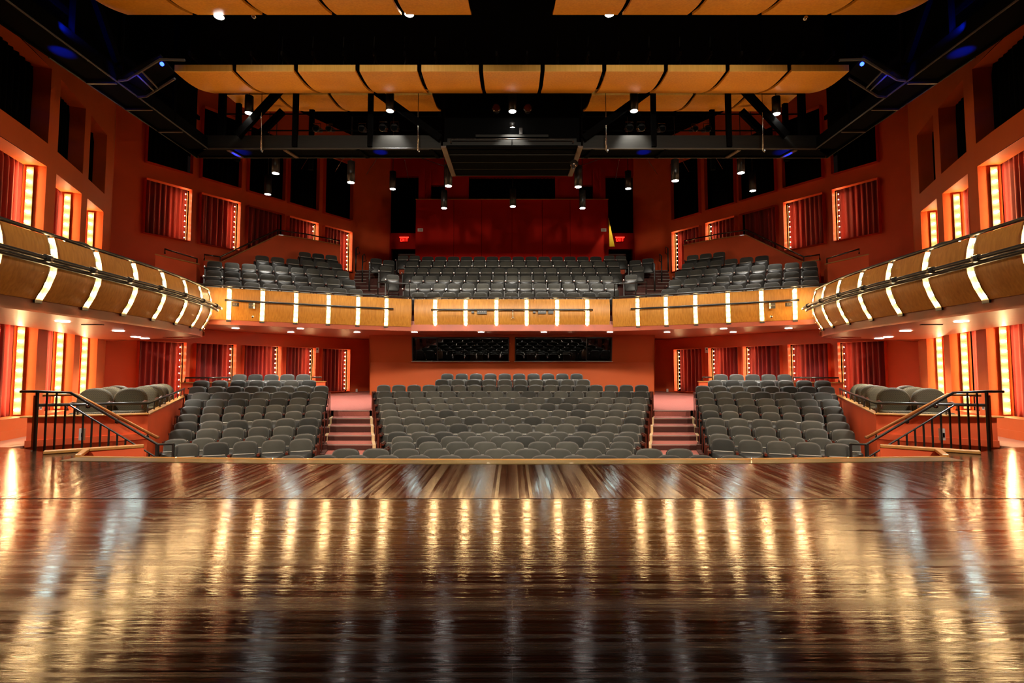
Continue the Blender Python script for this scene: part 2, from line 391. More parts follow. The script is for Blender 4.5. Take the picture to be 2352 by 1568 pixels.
    struct(mt, f'floor_aisle_treads_{sn}', 'carpet'); struct(mr, f'floor_aisle_risers_{sn}', 'carpet_dark')
    struct(mc, f'floor_aisle_flanks_{sn}', 'cream'); struct(me, f'floor_aisle_nosings_{sn}', 'step_edge')
    struct(MB().prism([S(-6.0, 17.2), S(-4.5, 17.2), S(-5.7, 21.2), S(-5.6, 25), S(-6.5, 25), S(-11.6, 17.3), S(-10.0, 17.1), S(-9.1, 18.9)],
                      -0.3, [.07, .07, .42, .5, .5, .2, .2, .25]), f'floor_ramp_{sn}', 'carpet')

# ------------------------------------------------------------------ walls
def wall_open(path, z0, z1, openings, depth, name, mat, th=0.15):
    """path: list of (x, y); openings: (s0, s1, za, zb); wall face with reveals going back by depth along the normal."""
    P = [Vector((p[0], p[1])) for p in path]
    cum = [0]
    for a, b in zip(P, P[1:]): cum.append(cum[-1] + (b - a).length)
    def at(s_):
        i = max(0, min(len(P) - 2, sum(1 for c in cum[1:] if c < s_ - 1e-9)))
        t = (s_ - cum[i]) / (cum[i + 1] - cum[i]); return P[i].lerp(P[i + 1], t)
    def nrm(s_):
        a, b = at(max(0, s_ - .05)), at(min(cum[-1], s_ + .05)); d = (b - a).normalized(); return Vector((-d.y, d.x))
    xs = sorted(set([round(c, 4) for c in cum] + [round(o[i], 4) for o in openings for i in (0, 1)]))
    zs = sorted(set([z0, z1] + [o[i] for o in openings for i in (2, 3)]))
    mb = MB()
    for a, b in zip(xs, xs[1:]):
        if b - a < 1e-3: continue
        for c, d in zip(zs, zs[1:]):
            m_, n_ = (a + b) / 2, (c + d) / 2
            if any(o[0] < m_ < o[1] and o[2] < n_ < o[3] for o in openings): continue
            p, q = at(a + 1e-6), at(b - 1e-6)
            mb.add([(*p, c), (*q, c), (*q, d), (*p, d)], [(0, 1, 2, 3)])
    for a, b, c, d in openings:
        na = nrm((a + b) / 2) * depth
        p, q = at(a), at(b); p2, q2 = p + na, q + na
        mb.add([(*p, c), (*p2, c), (*p2, d), (*p, d)], [(0, 1, 2, 3)])
        mb.add([(*q, c), (*q2, c), (*q2, d), (*q, d)], [(0, 1, 2, 3)])
        mb.add([(*p, c), (*q, c), (*q2, c), (*p2, c)], [(0, 1, 2, 3)])
        mb.add([(*p, d), (*q, d), (*q2, d), (*p2, d)], [(0, 1, 2, 3)])
    struct(mb, name, mat)
    return at, nrm
def curtain(a, b, z0, z1, name, label, group, mat='velvet', amp=0.05, pitch=0.17):
    a, b = Vector((a[0], a[1])), Vector((b[0], b[1])); L = (b - a).length; d = (b - a) / L; nr = Vector((-d.y, d.x))
    n = max(12, int(L / 0.028)); rows = []; ph = random.random() * 6; k2 = random.uniform(0.7, 1.4)
    for z in (z0, z0 + (z1 - z0) * .5, z1 - 0.25, z1):
        r = []
        for i in range(n + 1):
            s_ = i / n * L
            A = amp * (0.45 if z == z1 else 1) * (1 + 0.5 * math.sin(s_ * 3.1 * k2 + ph))
            off = A * math.sin(2 * PI * s_ / pitch + 1.3 * math.sin(s_ * 4 * k2 + ph) + 0.15 * z)
            p = a + d * s_ + nr * off; r.append((p.x, p.y, z))
        rows.append(r)
    o = MB().grid(rows).build(name, mat, None, True, 0, 0.012)
    return tag(o, label, 'curtain', group)

bulb_far = MB().sphere((0, 0, 0), 0.014, 6, 4).mesh('bulb_small', True)
bulb_wall = MB().sphere((0, 0, 0), 0.027, 10, 6).mesh('bulb', True)
bulb_near = MB().sphere((0, 0, 0), 0.036, 10, 6).mesh('bulb', True)
def wall_strip(p, nr, z0, z1, n, label, group, mesh, wdt=0.12, face=None):
    """vertical light strip; p on the jamb, nr = direction the strip faces"""
    t = thing('light_strip', label, 'light strip', (p[0], p[1], z0), 0, group)
    nr = Vector((nr[0], nr[1])).normalized(); d = Vector((-nr.y, nr.x)); p = Vector((p[0], p[1]))
    c = p + nr * 0.02
    mb = MB(); q = [c - d * wdt / 2, c + d * wdt / 2, c + d * wdt / 2 + nr * 0.025, c - d * wdt / 2 + nr * 0.025]
    mb.prism(q, z0, z1); mb.build('backing', 'strip_backing', t)
    for i in range(n):
        z = z0 + (i + 0.5) * (z1 - z0) / n
        b = link('bulb', mesh, t, loc=(c.x + nr.x * 0.075 - p.x, c.y + nr.y * 0.075 - p.y, z - z0))
    return t

Wd = Vector((0.574, 0.819)); W0 = Vector((-6.54, 24.0))
lowE = [(7.86, 9.21), (6.20, 7.55), (4.47, 5.90), (2.95, 4.26), (1.24, 2.64)]
names5 = ['outermost', 'second from outside', 'middle', 'fourth from outside', 'innermost']
for s, sn in SIDES:
    # rear angled wall W: path written from far to near
    L = 10.35
    path = [tuple(side(s, (W0.x + 0.574 * 1.15, W0.y + 0.819 * 1.15))), tuple(side(s, (W0.x - Wd.x * (L), W0.y - Wd.y * L)))]
    op = []
    for i, (a, b) in enumerate(lowE):
        op.append((a + 1.15, b + 1.15, (0.05 if i < 2 else 0.5), 2.31))
        op.append((a + 1.15, b + 1.15, 5.75, 7.52))
        op.append((a + 1.15, b + 1.15, 8.06, 10.6))
    at, nrm = wall_open(path, -0.3, 12, op, 0.22 * (1 if s > 0 else -1) * -1, f'wall_rear_{sn}', 'red_paint')
    def off(sv, k):
        p = at(sv); n_ = nrm(sv) * (-1 if s < 0 else 1) * -1
        n_ = Vector((n_.x, n_.y)); c = Vector((0, 15)) - p
        if n_.dot(c) > 0: n_ = -n_
        return p + n_ * k
    for i, (a, b) in enumerate(lowE):
        a += 1.15; b += 1.15
        for z0, z1, lv, nb, low in (((0.05 if i < 2 else 0.5), 2.31, 'under the balcony', 10, 1), (5.75, 7.52, 'above the balcony', 9, 0)):
            curtain(off(a - .06, .27), off(b + .06, .27), z0 - .05, z1 + .12, 'curtain',
                    f'red curtain {lv}, {names5[i]} opening of the {sn} rear wall', f'red curtains {lv}')
            j = off(a, .035); dirv = (at(b) - at(a)).normalized()
            if low or i in (0, 1, 3, 4):
                wall_strip(j, dirv, z0 + .04, z1 - .04, nb, f'bulb strip {lv}, {names5[i]} {sn} rear opening', f'bulb strips in rear wall openings {lv}', bulb_far, 0.03)
        curtain(off(a - .02, .30), off(b + .02, .30), 8.06, 10.6, 'black_drape',
                f'black drape in the {names5[i]} top opening of the {sn} rear wall', 'black drapes in top openings', 'black')

# convex side wall near the stage
sw = [(-9.2, 6.0), (-9.5, 8.2), (-9.72, 9.6), (-10.0, 10.6), (-10.22, 11.3), (-10.88, 13.0), (-11.5, 14.5), (-11.72, 15.0), (-11.95, 15.35), (-12.4, 15.6), (-12.9, 15.65)]
cum = [0]
for a, b in zip(sw, sw[1:]): cum.append(cum[-1] + math.dist(a, b))
def s_of(y):
    for i in range(len(sw) - 1):
        if sw[i][1] <= y <= sw[i + 1][1]: return cum[i] + (cum[i + 1] - cum[i]) * (y - sw[i][1]) / (sw[i + 1][1] - sw[i][1])
bays = [(9.45, 11.2), (11.62, 12.95), (13.3, 14.45)]
bn = ['nearest', 'middle', 'farthest']
for s, sn in SIDES:
    path = [tuple(side(s, p)) for p in sw]
    if s > 0: pass
    op = []
    for (y0, y1) in bays:
        a, b = s_of(y0), s_of(y1)
        op += [(a, b, 0.40, 2.34), (a, b, 3.3, 5.82), (a, b, 6.33, 8.03)]
    at, nrm = wall_open(path, -0.1, 12, op, 0.42 * (1 if s < 0 else -1), f'wall_{sn}', 'orange_paint')
    def off(sv, k):
        p = at(sv); n_ = nrm(sv)
        if n_.dot(Vector((0, 12)) - p) > 0: n_ = -n_
        return p + n_ * k
    for i, (y0, y1) in enumerate(bays):
        a, b = s_of(y0), s_of(y1)
        for z0, z1, lv, nb in ((0.40, 2.34, 'at stage level', 9), (3.3, 5.82, 'above the side balcony', 11)):
            curtain(off(a - .05, .46), off(b + .05, .46), z0 - .05, z1 + .12, 'curtain', f'red curtain {lv} in the {bn[i]} bay of the {sn} side wall', f'side wall curtains {lv}')
            dirv = (off(a, .3) - off(b, .3)).normalized()
            wall_strip(off(b, .27), dirv, z0 + .03, z1 - .05, nb, f'bulb strip {lv} in the {bn[i]} bay, {sn} side wall', f'side wall bulb strips {lv}', bulb_wall, 0.13)
        curtain(off(a - .02, .36), off(b + .02, .36), 6.33, 8.03, 'black_drape', f'black drape in the {bn[i]} top opening of the {sn} side wall', 'black drapes in side wall top openings', 'black')
    # low sill and skirting of the side wall
    mb = MB()
    for a, b in zip(sw[1:7], sw[2:8]):
        mb.prism([side(s, a), side(s, b), side(s, (b[0] + .025, b[1])), side(s, (a[0] + .025, a[1]))], -0.02, 0.17)
    struct(mb, f'baseboard_side_{sn}', 'orange_paint')

# booth wall under the balcony (upper part leans out)
mb = MB()
xo, zt, zm = 5.72, 2.8, 1.72
wx = [(-4.02, -0.12), (0.12, 4.02)]
def quad(mb, a, b, c, d): mb.add([a, b, c, d], [(0, 1, 2, 3)])
def yb(z): return 21.1 if z <= zm else 21.1 - (z - zm) * 0.22
quad(mb, (-xo, 21.1, -.1), (xo, 21.1, -.1), (xo, 21.1, zm), (-xo, 21.1, zm))
xs = [-xo, -4.02, -0.12, 0.12, 4.02, xo]; zz = [zm, 1.77, 2.70, 2.86]
for i in range(5):
    for j in range(3):
        if i in (1, 3) and j == 1: continue
        a, b, c, d = xs[i], xs[i + 1], zz[j], zz[j + 1]
        quad(mb, (a, yb(c), c), (b, yb(c), c), (b, yb(d), d), (a, yb(d), d))
for x in (-xo, xo):
    quad(mb, (x, 21.1, -.1), (x, 25.4, -.1), (x, 25.4, 2.86), (x, yb(2.86), 2.86))
struct(mb, 'wall_booth', 'booth_paint')
for k, (a, b) in enumerate(wx):
    mb = MB(); mb.add([(a, yb(1.77) + .03, 1.77), (b, yb(1.77) + .03, 1.77), (b, yb(2.7) + .03, 2.7), (a, yb(2.7) + .03, 2.7)], [(0, 1, 2, 3)])
    o = struct(mb, f'window_{k + 1}', 'glass')
    fr = MB()
    for x in (a + .02, b - .02, a + 1.02 if k == 0 else b - 1.02): fr.obox((x, yb(1.77), 1.77), (x, yb(2.7), 2.7), .04, .05)
    fr.box(a, b, yb(1.77) - .02, yb(1.77) + .04, 1.75, 1.79); fr.box(a, b, yb(2.7) - .02, yb(2.7) + .04, 2.68, 2.72)
    fr.build('window_frame', 'black_metal', o)
    struct(MB().box(a - .03, b + .03, 20.99, 21.09, 1.735, 1.752), f'trim_{ti}', 'white_plate'); ti += 1
mb = MB(); mb.box(-4.3, 4.3, 23.0, 23.1, 1.0, 2.9); mb.box(-4.3, 4.3, 21.2, 23, 1.0, 1.05); mb.box(-4.3, -4.2, 21.2, 23, 1, 2.9); mb.box(4.2, 4.3, 21.2, 23, 1, 2.9)
struct(mb, 'wall_booth_interior', 'black')

# rear upper wall behind the balcony, with openings
BY = 24.9
yk = [-5.95, -4.54, -3.95, -3.3, -2.1, 2.1, 3.3, 3.95, 4.54, 5.95]
path = [(-5.95, BY), (5.95, BY)]
opn = [(0.0 + .02, 1.41, 8.03, 10.84), (11.9 - 1.41, 11.88, 8.03, 10.84), (2.0, 2.7, 9.0, 10.4), (11.9 - 2.7, 9.9, 9.0, 10.4), (3.85, 8.05, 9.3, 10.8),
       (0.12, 2.0, 4.8, 7.25), (9.9, 11.78, 4.8, 7.25)]
wall_open(path, 2.86, 12, opn, 0.3, 'wall_rear_upper', 'crimson_paint')
for (a, b, c, d), nm in zip(opn, ('far left', 'far right', 'small left', 'small right', 'wide central')):
    curtain((a - 5.95, BY + .25), (b - 5.95, BY + .25), c, d, 'black_drape', f'black drape in the {nm} opening high above the rear balcony', 'black drapes above the rear balcony', 'black')
for k, (a, b, nm) in enumerate(((0.5, 1.95, 'left'), (9.95, 11.4, 'right'))):
    mb = MB().box(a - 5.95, b - 5.95, BY + .12, BY + .18, 4.8, 6.95)
    o = struct(mb, f'door_{k + 1}', 'red_paint')
    f = MB(); x0, x1 = a - 5.95, b - 5.95
    f.box(x0 - .05, x1 + .05, BY + .05, BY + .12, 6.95, 7.02); f.box(x0 - .06, x0, BY + .05, BY + .12, 4.8, 7.0); f.box(x1, x1 + .06, BY + .05, BY + .12, 4.8, 7.0)
    f.build('door_frame', 'step_edge', o)
    struct(MB().box(a - 6.4, b - 5.5, BY + .28, BY + .3, 4.8, 7.3), f'wall_doorway_{nm}', 'black')
# projection box
mb = MB().box(-4.3, 4.3, 23.0, 24.85, 5.2, 9.04)
struct(mb, 'wall_projection_box', 'crimson_paint')
struct(MB().box(-4.32, 4.32, 22.98, 23.02, 9.04, 9.065), f'trim_{ti}', 'oak_trim'); ti += 1
mb = MB()
for x in (-2.6, -1.35, -.0, 1.35, 2.6): mb.box(x - .006, x + .006, 22.995, 23.0, 5.2, 9.02)
struct(mb, f'trim_{ti}', 'black'); ti += 1

# ceiling and enclosure, all black
struct(MB().box(-16, 16, -7, 28, 12, 12.1), 'ceiling', 'black')
struct(MB().box(-16, 16, 26, 26.1, -1.5, 12), 'wall_back', 'black')
for s, sn in SIDES:
    struct(MB().prism([side(s, (-9.2, 6.0)), side(s, (-9.2, -7)), side(s, (-9.3, -7)), side(s, (-9.3, 6))], 0, 12), f'wall_wing_{sn}', 'black')
    # valance hiding the tops of the side walls
    mb = MB(); prof = [(7.6, 11.4), (8.2, 10.1), (8.8, 9.3), (9.6, 8.9), (10.3, 8.9), (10.4, 8.55), (11.2, 8.55), (11.2, 12), (7.6, 12)]
    pts = []
    x = side(s, (-8.9, 0)).x; x2 = side(s, (-9.0, 0)).x
    vs = [(x, y, z) for y, z in prof] + [(x2, y, z) for y, z in prof]; n = len(prof)
    mb.add(vs, [tuple(range(n)), tuple(range(n, 2 * n))[::-1]] + [(i, (i + 1) % n, n + (i + 1) % n, n + i) for i in range(n)])
    tag(mb.build('valance', 'black'), f'black stepped valance hanging over the top of the {sn} side wall', 'valance', 'black valances')

# ------------------------------------------------------------------ rear balcony
bz = [(17.4, 3.12), (18.4, 3.59), (19.4, 4.05), (20.4, 4.54), (21.4, 5.01), (22.4, 5.45)]
segL = [(-8.75, 13.72), (-7.72, 14.22), (-6.85, 14.70), (-5.9, 15.2), (-4.9, 15.68), (-3.93, 16.10), (-3.17, 16.36)]
segC = [(-3.08, 16.42), (3.08, 16.42)]
# soffit slab
fr = [(-12.6, 13.9), (-8.75, 13.95)] + segL[1:] + [(3.17, 16.36)] + [(-x, y) for x, y in segL[:6][::-1]] + [(12.6, 13.9)]
fr = [(x, y + .18) for x, y in fr]
struct(MB().prism(fr + [(12.6, 25), (-12.6, 25)], 2.80, 2.95), 'ceiling_under_balcony', 'soffit_paint')
mb = MB()
for a, b in zip(fr[1:-1], fr[2:-1]):
    mb.prism([(a[0], a[1] - .12), (b[0], b[1] - .12), (b[0], b[1]), (a[0], a[1])], 2.62, 2.82)
struct(mb, f'trim_{ti}', 'terracotta'); ti += 1

PROF_R = [(0.02, 3.62), (0.05, 3.5), (0.075, 3.3), (0.07, 3.1), (0.03, 2.92), (-0.03, 2.75)]
PROF_S = [(0.02, 3.36), (0.07, 3.2), (0.10, 3.0), (0.08, 2.8), (0.0, 2.58), (-0.10, 2.40)]
def front_panel(path, s, prof, th=0.03):
    """curved timber panel swept along a plan path; outward = towards the stage"""
    rows = []; P = [Vector((p[0], p[1])) for p in path]
    nn = []
    for i in range(len(P)):
        d = (P[min(i + 1, len(P) - 1)] - P[max(i - 1, 0)]).normalized(); nrm = Vector((d.y, -d.x)) * s
        nn.append(nrm)
    for o_, z in prof:
        rows.append([(P[i].x + nn[i].x * o_, P[i].y + nn[i].y * o_, z) for i in range(len(P))])
    back = [[(P[i].x + nn[i].x * (o_ - th), P[i].y + nn[i].y * (o_ - th), z) for i in range(len(P))] for o_, z in prof]
    mb = MB(); m = len(P); k = len(prof)
    mb.grid(rows); mb.grid([r[::-1] for r in back])
    for A, B in ((rows[0], back[0]), (rows[-1], back[-1])): mb.grid([A, B])
    for j in (0, m - 1): mb.grid([[rows[i][j] for i in range(k)], [back[i][j] for i in range(k)]])
    return mb
def poly_at(path):
    P = [Vector((p[0], p[1])) for p in path]; c = [0]
    for a, b in zip(P, P[1:]): c.append(c[-1] + (b - a).length)
    def at(s_):
        i = max(0, min(len(P) - 2, sum(1 for q in c[1:] if q < s_)))
        return P[i].lerp(P[i + 1], (s_ - c[i]) / (c[i + 1] - c[i]))
    return at, c[-1]
def fascia(path, gaps, s, prof, gw, name, label, plabel, glabel, ggroup, nb, mesh, skip_first=False):
    """gaps = arc positions of the light slots"""
    at, L = poly_at(path)
    def nrm(q):
        d = (at(min(L, q + .05)) - at(max(0, q - .05))).normalized(); return Vector((d.y, -d.x)) * s
    t = thing(name, label, 'balcony front', (at(L / 2).x, at(L / 2).y, prof[-1][1]))
    ed = [0] + [v for g in gaps for v in (g - gw / 2, g + gw / 2)] + [L]
    for i in range(0, len(ed), 2):
        a, b = ed[i], ed[i + 1]
        if b - a < .03: continue
        n = max(2, int((b - a) / .12)); front_panel([at(a + (b - a) * k / n) for k in range(n + 1)], s, prof).build('wood_panel', 'maple', t, True)
    # backing wall behind slots
    n = int(L / .2); front_panel([at(L * k / n) for k in range(n + 1)], s, [(o_ - .11, z) for o_, z in prof], .04).build('backing_wall', 'terracotta', t)
    for gi, g in enumerate(gaps):
        p = at(g); nr = nrm(g); d = Vector((-nr.y, nr.x))
        r = thing('light_strip', glabel(gi), 'light strip', (p.x, p.y, prof[-1][1]), 0, ggroup)
        mb = MB(); rows = []
        for o_, z in prof:
            c = p + nr * (o_ - .055); rows.append([(*(c - d * gw * .5), z), (*(c + d * gw * .5), z)])
        mb.grid(rows)
        for sg in (-1, 1):
            mb.grid([[(*(p + nr * (o_ - .07) + d * sg * gw * .5), z), (*(p + nr * (o_ + .012) + d * sg * gw * .5), z)] for o_, z in prof])
        mb.build('backing', 'strip_backing', r, solid=0.006)
        q = MB(); c = p + nr * (prof[-1][0] - .03); q.obox((*(c - d * gw * .5), prof[-1][1] - .02), (*(c + d * gw * .5), prof[-1][1] - .02), .08, .05); q.build('end_cap', 'black_metal', r)
        zs = [prof[0][1] - .06 - (prof[0][1] - prof[-1][1] - .12) * k / (nb - 1) for k in range(nb)]
        for z in zs:
            for (o1, z1_), (o2, z2_) in zip(prof, prof[1:]):
                if z2_ <= z <= z1_: oo = o1 + (o2 - o1) * (z1_ - z) / (z1_ - z2_)
            c = p + nr * (oo - .012)
            link('bulb', mesh, r, loc=(c.x - p.x, c.y - p.y, z - prof[-1][1]))
    return at, L, nrm, t

def pipe_rail(at, L, nrm, s0, s1, offs, z, name, label, cat, brackets, r=0.03, double=False, group=None):
    n = int((s1 - s0) / .3) + 1
    P = [at(s0 + (s1 - s0) * k / n) + nrm(s0 + (s1 - s0) * k / n) * offs for k in range(n + 1)]
    t = thing(name, label, cat, (P[0].x, P[0].y, z), 0, group)
    MB().tube([(p.x, p.y, z) for p in P], r, 8).build('pipe', 'black_metal', t, True)
    if double:
        P2 = [at(s0 + (s1 - s0) * k / n) + nrm(s0 + (s1 - s0) * k / n) * (offs - .08) for k in range(n + 1)]
        MB().tube([(p.x, p.y, z - .05) for p in P2], r, 8).build('pipe', 'black_metal', t, True)
    for b in brackets:
        p = at(b); nr = nrm(b)
        MB().obox((*(p + nr * .0), z - .02), (*(p + nr * (offs + .02)), z - .02), .035, .02).build('bracket', 'black_metal', t)
    if double:
        for k in range(1, n, 3):
            p = P[k]; q = P[k + 1]
            d = (q - p).normalized()
            MB().tube([(*(p - d * .05), z), (*(p + d * .05), z)], r * 1.5, 8).build('coupling', 'black_metal', t, True)
    return t
def cyl_rail(P, r, name, label, cat, posts=(), group=None, mat='black_metal', post_h=.12):
    t = thing(name, label, cat, P[0], 0, group)
    MB().tube(P, r, 8).build('top_rail', mat, t, True)
    for p in posts: MB().tube([p, (p[0], p[1], p[2] - post_h)], .014, 6).build('post', 'black_metal', t, True)
    return t

# central front
atC, LC, nC, tC = fascia(segC, [3.08 + x for x in (-2.42, -1.46, -.49, .46, 1.42, 2.37)], 1, PROF_R, .13, 'balcony_parapet',
    'central straight honey maple front panel of the rear balcony', '', lambda k: f'bulb strip on the central rear balcony front, {ORD[k+1]} from left', 'bulb strips on the central balcony front', 6, bulb_near)
pipe_rail(atC, LC, nC, .55, LC - .55, .16, 3.27, 'lighting_pipe', 'black lighting pipe across the central rear balcony front', 'pipe', [3.08 + x for x in (-2.42, -1.46, -.49, .46, 1.42, 2.37)], group='lighting pipes on the rear balcony')
cyl_rail([(-3.1, 16.42, 3.68), (3.1, 16.42, 3.68)], .03, 'balcony_rail', 'dark rail along the top of the central rear balcony front', 'rail',
         [(x, 16.42, 3.68) for x in (-3, -2, -1, 0, 1, 2, 3)])
for s, sn in SIDES:
    pth = [tuple(side(s, p)) for p in segL]
    at0, L0 = poly_at(pth)
    # strips at photo x 520..883
    st = []
    for X in (-7.72, -6.82, -5.95, -5.12, -4.50, -3.93):
        st.append(X)
    st = [-7.74, -7.02, -6.25, -5.45, -4.68, -3.90]
    gp = []
    for X in st:
        for i in range(len(segL) - 1):
            if segL[i][0] <= X <= segL[i + 1][0]:
                c0 = sum(math.dist(segL[j], segL[j + 1]) for j in range(i)); gp.append(c0 + math.dist(segL[i], segL[i + 1]) * (X - segL[i][0]) / (segL[i + 1][0] - segL[i][0]))
    a_, L_, n_, t_ = fascia(pth, gp, -s, PROF_R, .12, 'balcony_parapet', f'angled honey maple front on the {sn} wing of the rear balcony', '',
        (lambda sn: lambda k: f'bulb strip on the {sn} angled rear balcony front, {ORD[k+1]} from outside')(sn), f'bulb strips on the {sn} rear balcony wing', 6, bulb_near)
    pipe_rail(a_, L_, n_, gp[0] - .1, gp[-1] + .2, .16, 3.27, 'lighting_pipe', f'black lighting pipe along the {sn} wing of the rear balcony', 'pipe', gp, group='lighting pipes on the rear balcony')
    rp = [(*side(s, p), 3.68) for p in segL]
    cyl_rail(rp, .03, 'balcony_rail', f'dark rail on top of the {sn} angled rear balcony front', 'rail', rp[1:])
    # connector boxes below the pipe
    for j, (u, v, D, wd, ht) in enumerate(((541, 699, 14.0, .14, .10), (578, 702, 14.3, .13, .15))):
        p = side(s, atY(u, v, D)); mb = MB().box(p.x - wd / 2, p.x + wd / 2, p.y - .04, p.y + .04, p.z - ht / 2, p.z + ht / 2)
        o = mb.build('connector_box', 'black_metal'); tag(o, f'{"wide" if j == 0 else "tall"} black connector box under the pipe on the {sn} balcony wing', 'connector box', 'connector boxes on the balcony front')
        k = MB()
        for q in range(3): k.box(p.x - .045 + q * .04, p.x - .03 + q * .04, p.y - .045, p.y - .039, p.z - .01, p.z + .02)
        k.build('socket', 'step_edge', o)
    p = side(s, atY(580, 727, 14.25)); tag(MB().sphere(p, .035, 10, 6).build('dome_lens', 'steel', None, True), f'small shiny dome on the {sn} angled balcony front', 'camera')

# central connector boxes and hook
for u, wd, ht, lab in ((1086, .08, .07, 'small black box left of the four-socket box'), (1107, .30, .12, 'wide four-socket black box, left of centre on the balcony front'),
                       (1227, .08, .06, 'tiny grey box just right of the fourth central bulb strip'), (1245, .25, .09, 'wide black box right of centre on the balcony front'), (1265, .16, .09, 'black box beside the fifth central bulb strip')):
    p = atY(u, 717, 16.3)
    o = MB().box(p.x - wd / 2, p.x + wd / 2, p.y - .05, p.y + .03, p.z - ht / 2, p.z + ht / 2).build('connector_box', 'black_metal'); tag(o, lab, 'connector box', 'connector boxes on the balcony front')
    if wd > .2:
        k = MB()
        for q in range(4): k.box(p.x - wd * .4 + q * wd * .22, p.x - wd * .4 + q * wd * .22 + .03, p.y - .056, p.y - .05, p.z - .0, p.z + .025)
        k.build('socket', 'step_edge', o)
p = atY(1178, 713, 16.2); t = thing('pipe_clamp', 'bright metal clamp hanging from the central lighting pipe', 'clamp', p)
MB().tube([(p.x, p.y, p.z + .04), (p.x, p.y, p.z - .22)], .012, 6).build('rod', 'steel', t, True)
MB().tube([(p.x - .05, p.y, p.z - .26), (p.x, p.y, p.z - .2), (p.x + .05, p.y, p.z - .26)], .012, 6).build('hook', 'steel', t, True)

# ------------------------------------------------------------------ side balconies
side_chairs = []
sb = [(-6.72, 5.0), (-6.88, 6.6), (-6.97, 7.75), (-7.03, 8.68), (-7.07, 9.6), (-7.14, 10.5), (-7.26, 11.4), (-7.43, 12.25), (-7.62, 12.95), (-7.82, 13.4), (-8.15, 13.75), (-8.6, 13.95), (-9.2, 14.0)]
for s, sn in SIDES:
    pth = [tuple(side(s, p)) for p in sb]
    c = [0]
    for a, b in zip(sb, sb[1:]): c.append(c[-1] + math.dist(a, b))
    def soy(y):
        for i in range(len(sb) - 1):
            if sb[i][1] <= y <= sb[i + 1][1]: return c[i] + (c[i + 1] - c[i]) * (y - sb[i][1]) / (sb[i + 1][1] - sb[i][1])
    gp = [soy(y) for y in (6.82, 7.75, 8.68, 9.6, 10.5, 11.4, 12.25, 12.98, 13.5)]
    a_, L_, n_, t_ = fascia(pth, gp, -s, PROF_S, .13, 'balcony_parapet', f'curved honey maple front of the {sn} side balcony', '',
        (lambda sn: lambda k: f'bulb strip on the {sn} side balcony front, {ORD[k+1]} from the stage')(sn), f'bulb strips on the {sn} side balcony', 6, bulb_near)
    pipe_rail(a_, L_, n_, .3, soy(13.2), .30, 2.95, 'lighting_pipe', f'long double black lighting pipe along the {sn} side balcony', 'pipe', gp[:-1], .036, True)
    rp = [(*side(s, p), 3.40) for p in sb[:-1]]
    cyl_rail(rp, .028, 'balcony_rail', f'dark rail on top of the curved {sn} side balcony front', 'rail', rp)
    # slab, band, soffit
    def offp(k):
        P = []
        for i in range(len(sb)):
            d = (Vector(sb[min(i + 1, len(sb) - 1)]) - Vector(sb[max(i - 1, 0)])).normalized(); P.append((sb[i][0] - d.y * k, sb[i][1] + d.x * k))
        return P
    q = offp(.12)
    outer = [(-12.6, 14.6), (-11.8, 14.9)]
    struct(MB().prism([side(s, p) for p in q + [(-9.6, 14.4), (-11.6, 14.9), (-11.5, 14.2), (-10.85, 13), (-10.2, 11.3), (-9.9, 10.6), (-9.5, 8.6), (-9.1, 5.0)]], 2.25, 2.40), f'ceiling_side_balcony_{sn}', 'soffit_paint')
    mb = MB()
    for i in range(len(q) - 1):
        a, b = q[i], q[i + 1]; a2, b2 = offp(.24)[i], offp(.24)[i + 1]
        mb.prism([side(s, a), side(s, b), side(s, b2), side(s, a2)], 2.22, 2.52)
    struct(mb, f'trim_{ti}', 'terracotta'); ti += 1
    struct(MB().prism([side(s, p) for p in [(-7.9, 13.4), (-12.5, 15.2), (-12.6, 16.2), (-9.6, 14.4)]], 2.26, 2.39), f'ceiling_side_end_{sn}', 'soffit_paint')
    for u, D, l in ((170, 9.0, 'nearest the stage'), (250, 10.1, 'in the middle'), (325, 11.2, 'farthest from the stage')):
        p = side(s, atY(u, 600, D)); side_chairs.append((p.x, p.y, s, f'brown check-patterned chair on the {sn} side balcony, {l}'))
    # thin slot vent in the soffit
    p = side(s, atZ(213, 746, 2.24)); tag(MB().box(p.x - .2, p.x + .2, p.y - .03, p.y + .03, 2.236, 2.249).build('slot_vent', 'black_metal'), f'thin dark slot vent in the {sn} side balcony soffit', 'vent', 'soffit slot vents')

# ------------------------------------------------------------------ seats
def outline(w, z0, z1, rx, rz, n=5, ex=2.6):
    """rounded outline: superellipse top of height rz, straight sides below"""
    P = [(-w / 2 + .04, z0), (w / 2 - .04, z0), (w / 2, z0 + .05)]
    for k in range(2 * n + 2):
        a = k / (2 * n + 1) * PI; c, s_ = math.cos(a), math.sin(a)
        P.append((w / 2 * math.copysign(abs(c) ** (2 / ex), c), z1 - rz + rz * abs(s_) ** (2 / ex)))
    P.append((-w / 2, z0 + .05)); return P
def pad(P, layers, lean=0.16, zc=None):
    """layers: (scale, y)"""
    zc = zc if zc is not None else sum(p[1] for p in P) / len(P); n = len(P); mb = MB(); vs = []
    for sc, y in layers: vs += [(p[0] * sc, y + (zc + (p[1] - zc) * sc - .5) * lean, zc + (p[1] - zc) * sc) for p in P]
    a = len(vs); vs.append((0, layers[0][1] - .006 + (zc - .5) * lean, zc)); vs.append((0, layers[-1][1] + (zc - .5) * lean, zc))
    fs = [(a, (i + 1) % n, i) for i in range(n)]; L = len(layers)
    for k in range(L - 1): fs += [(k * n + i, k * n + (i + 1) % n, (k + 1) * n + (i + 1) % n, (k + 1) * n + i) for i in range(n)]
    fs += [(a + 1, (L - 1) * n + i, (L - 1) * n + (i + 1) % n) for i in range(n)]
    return mb.add(vs, fs)
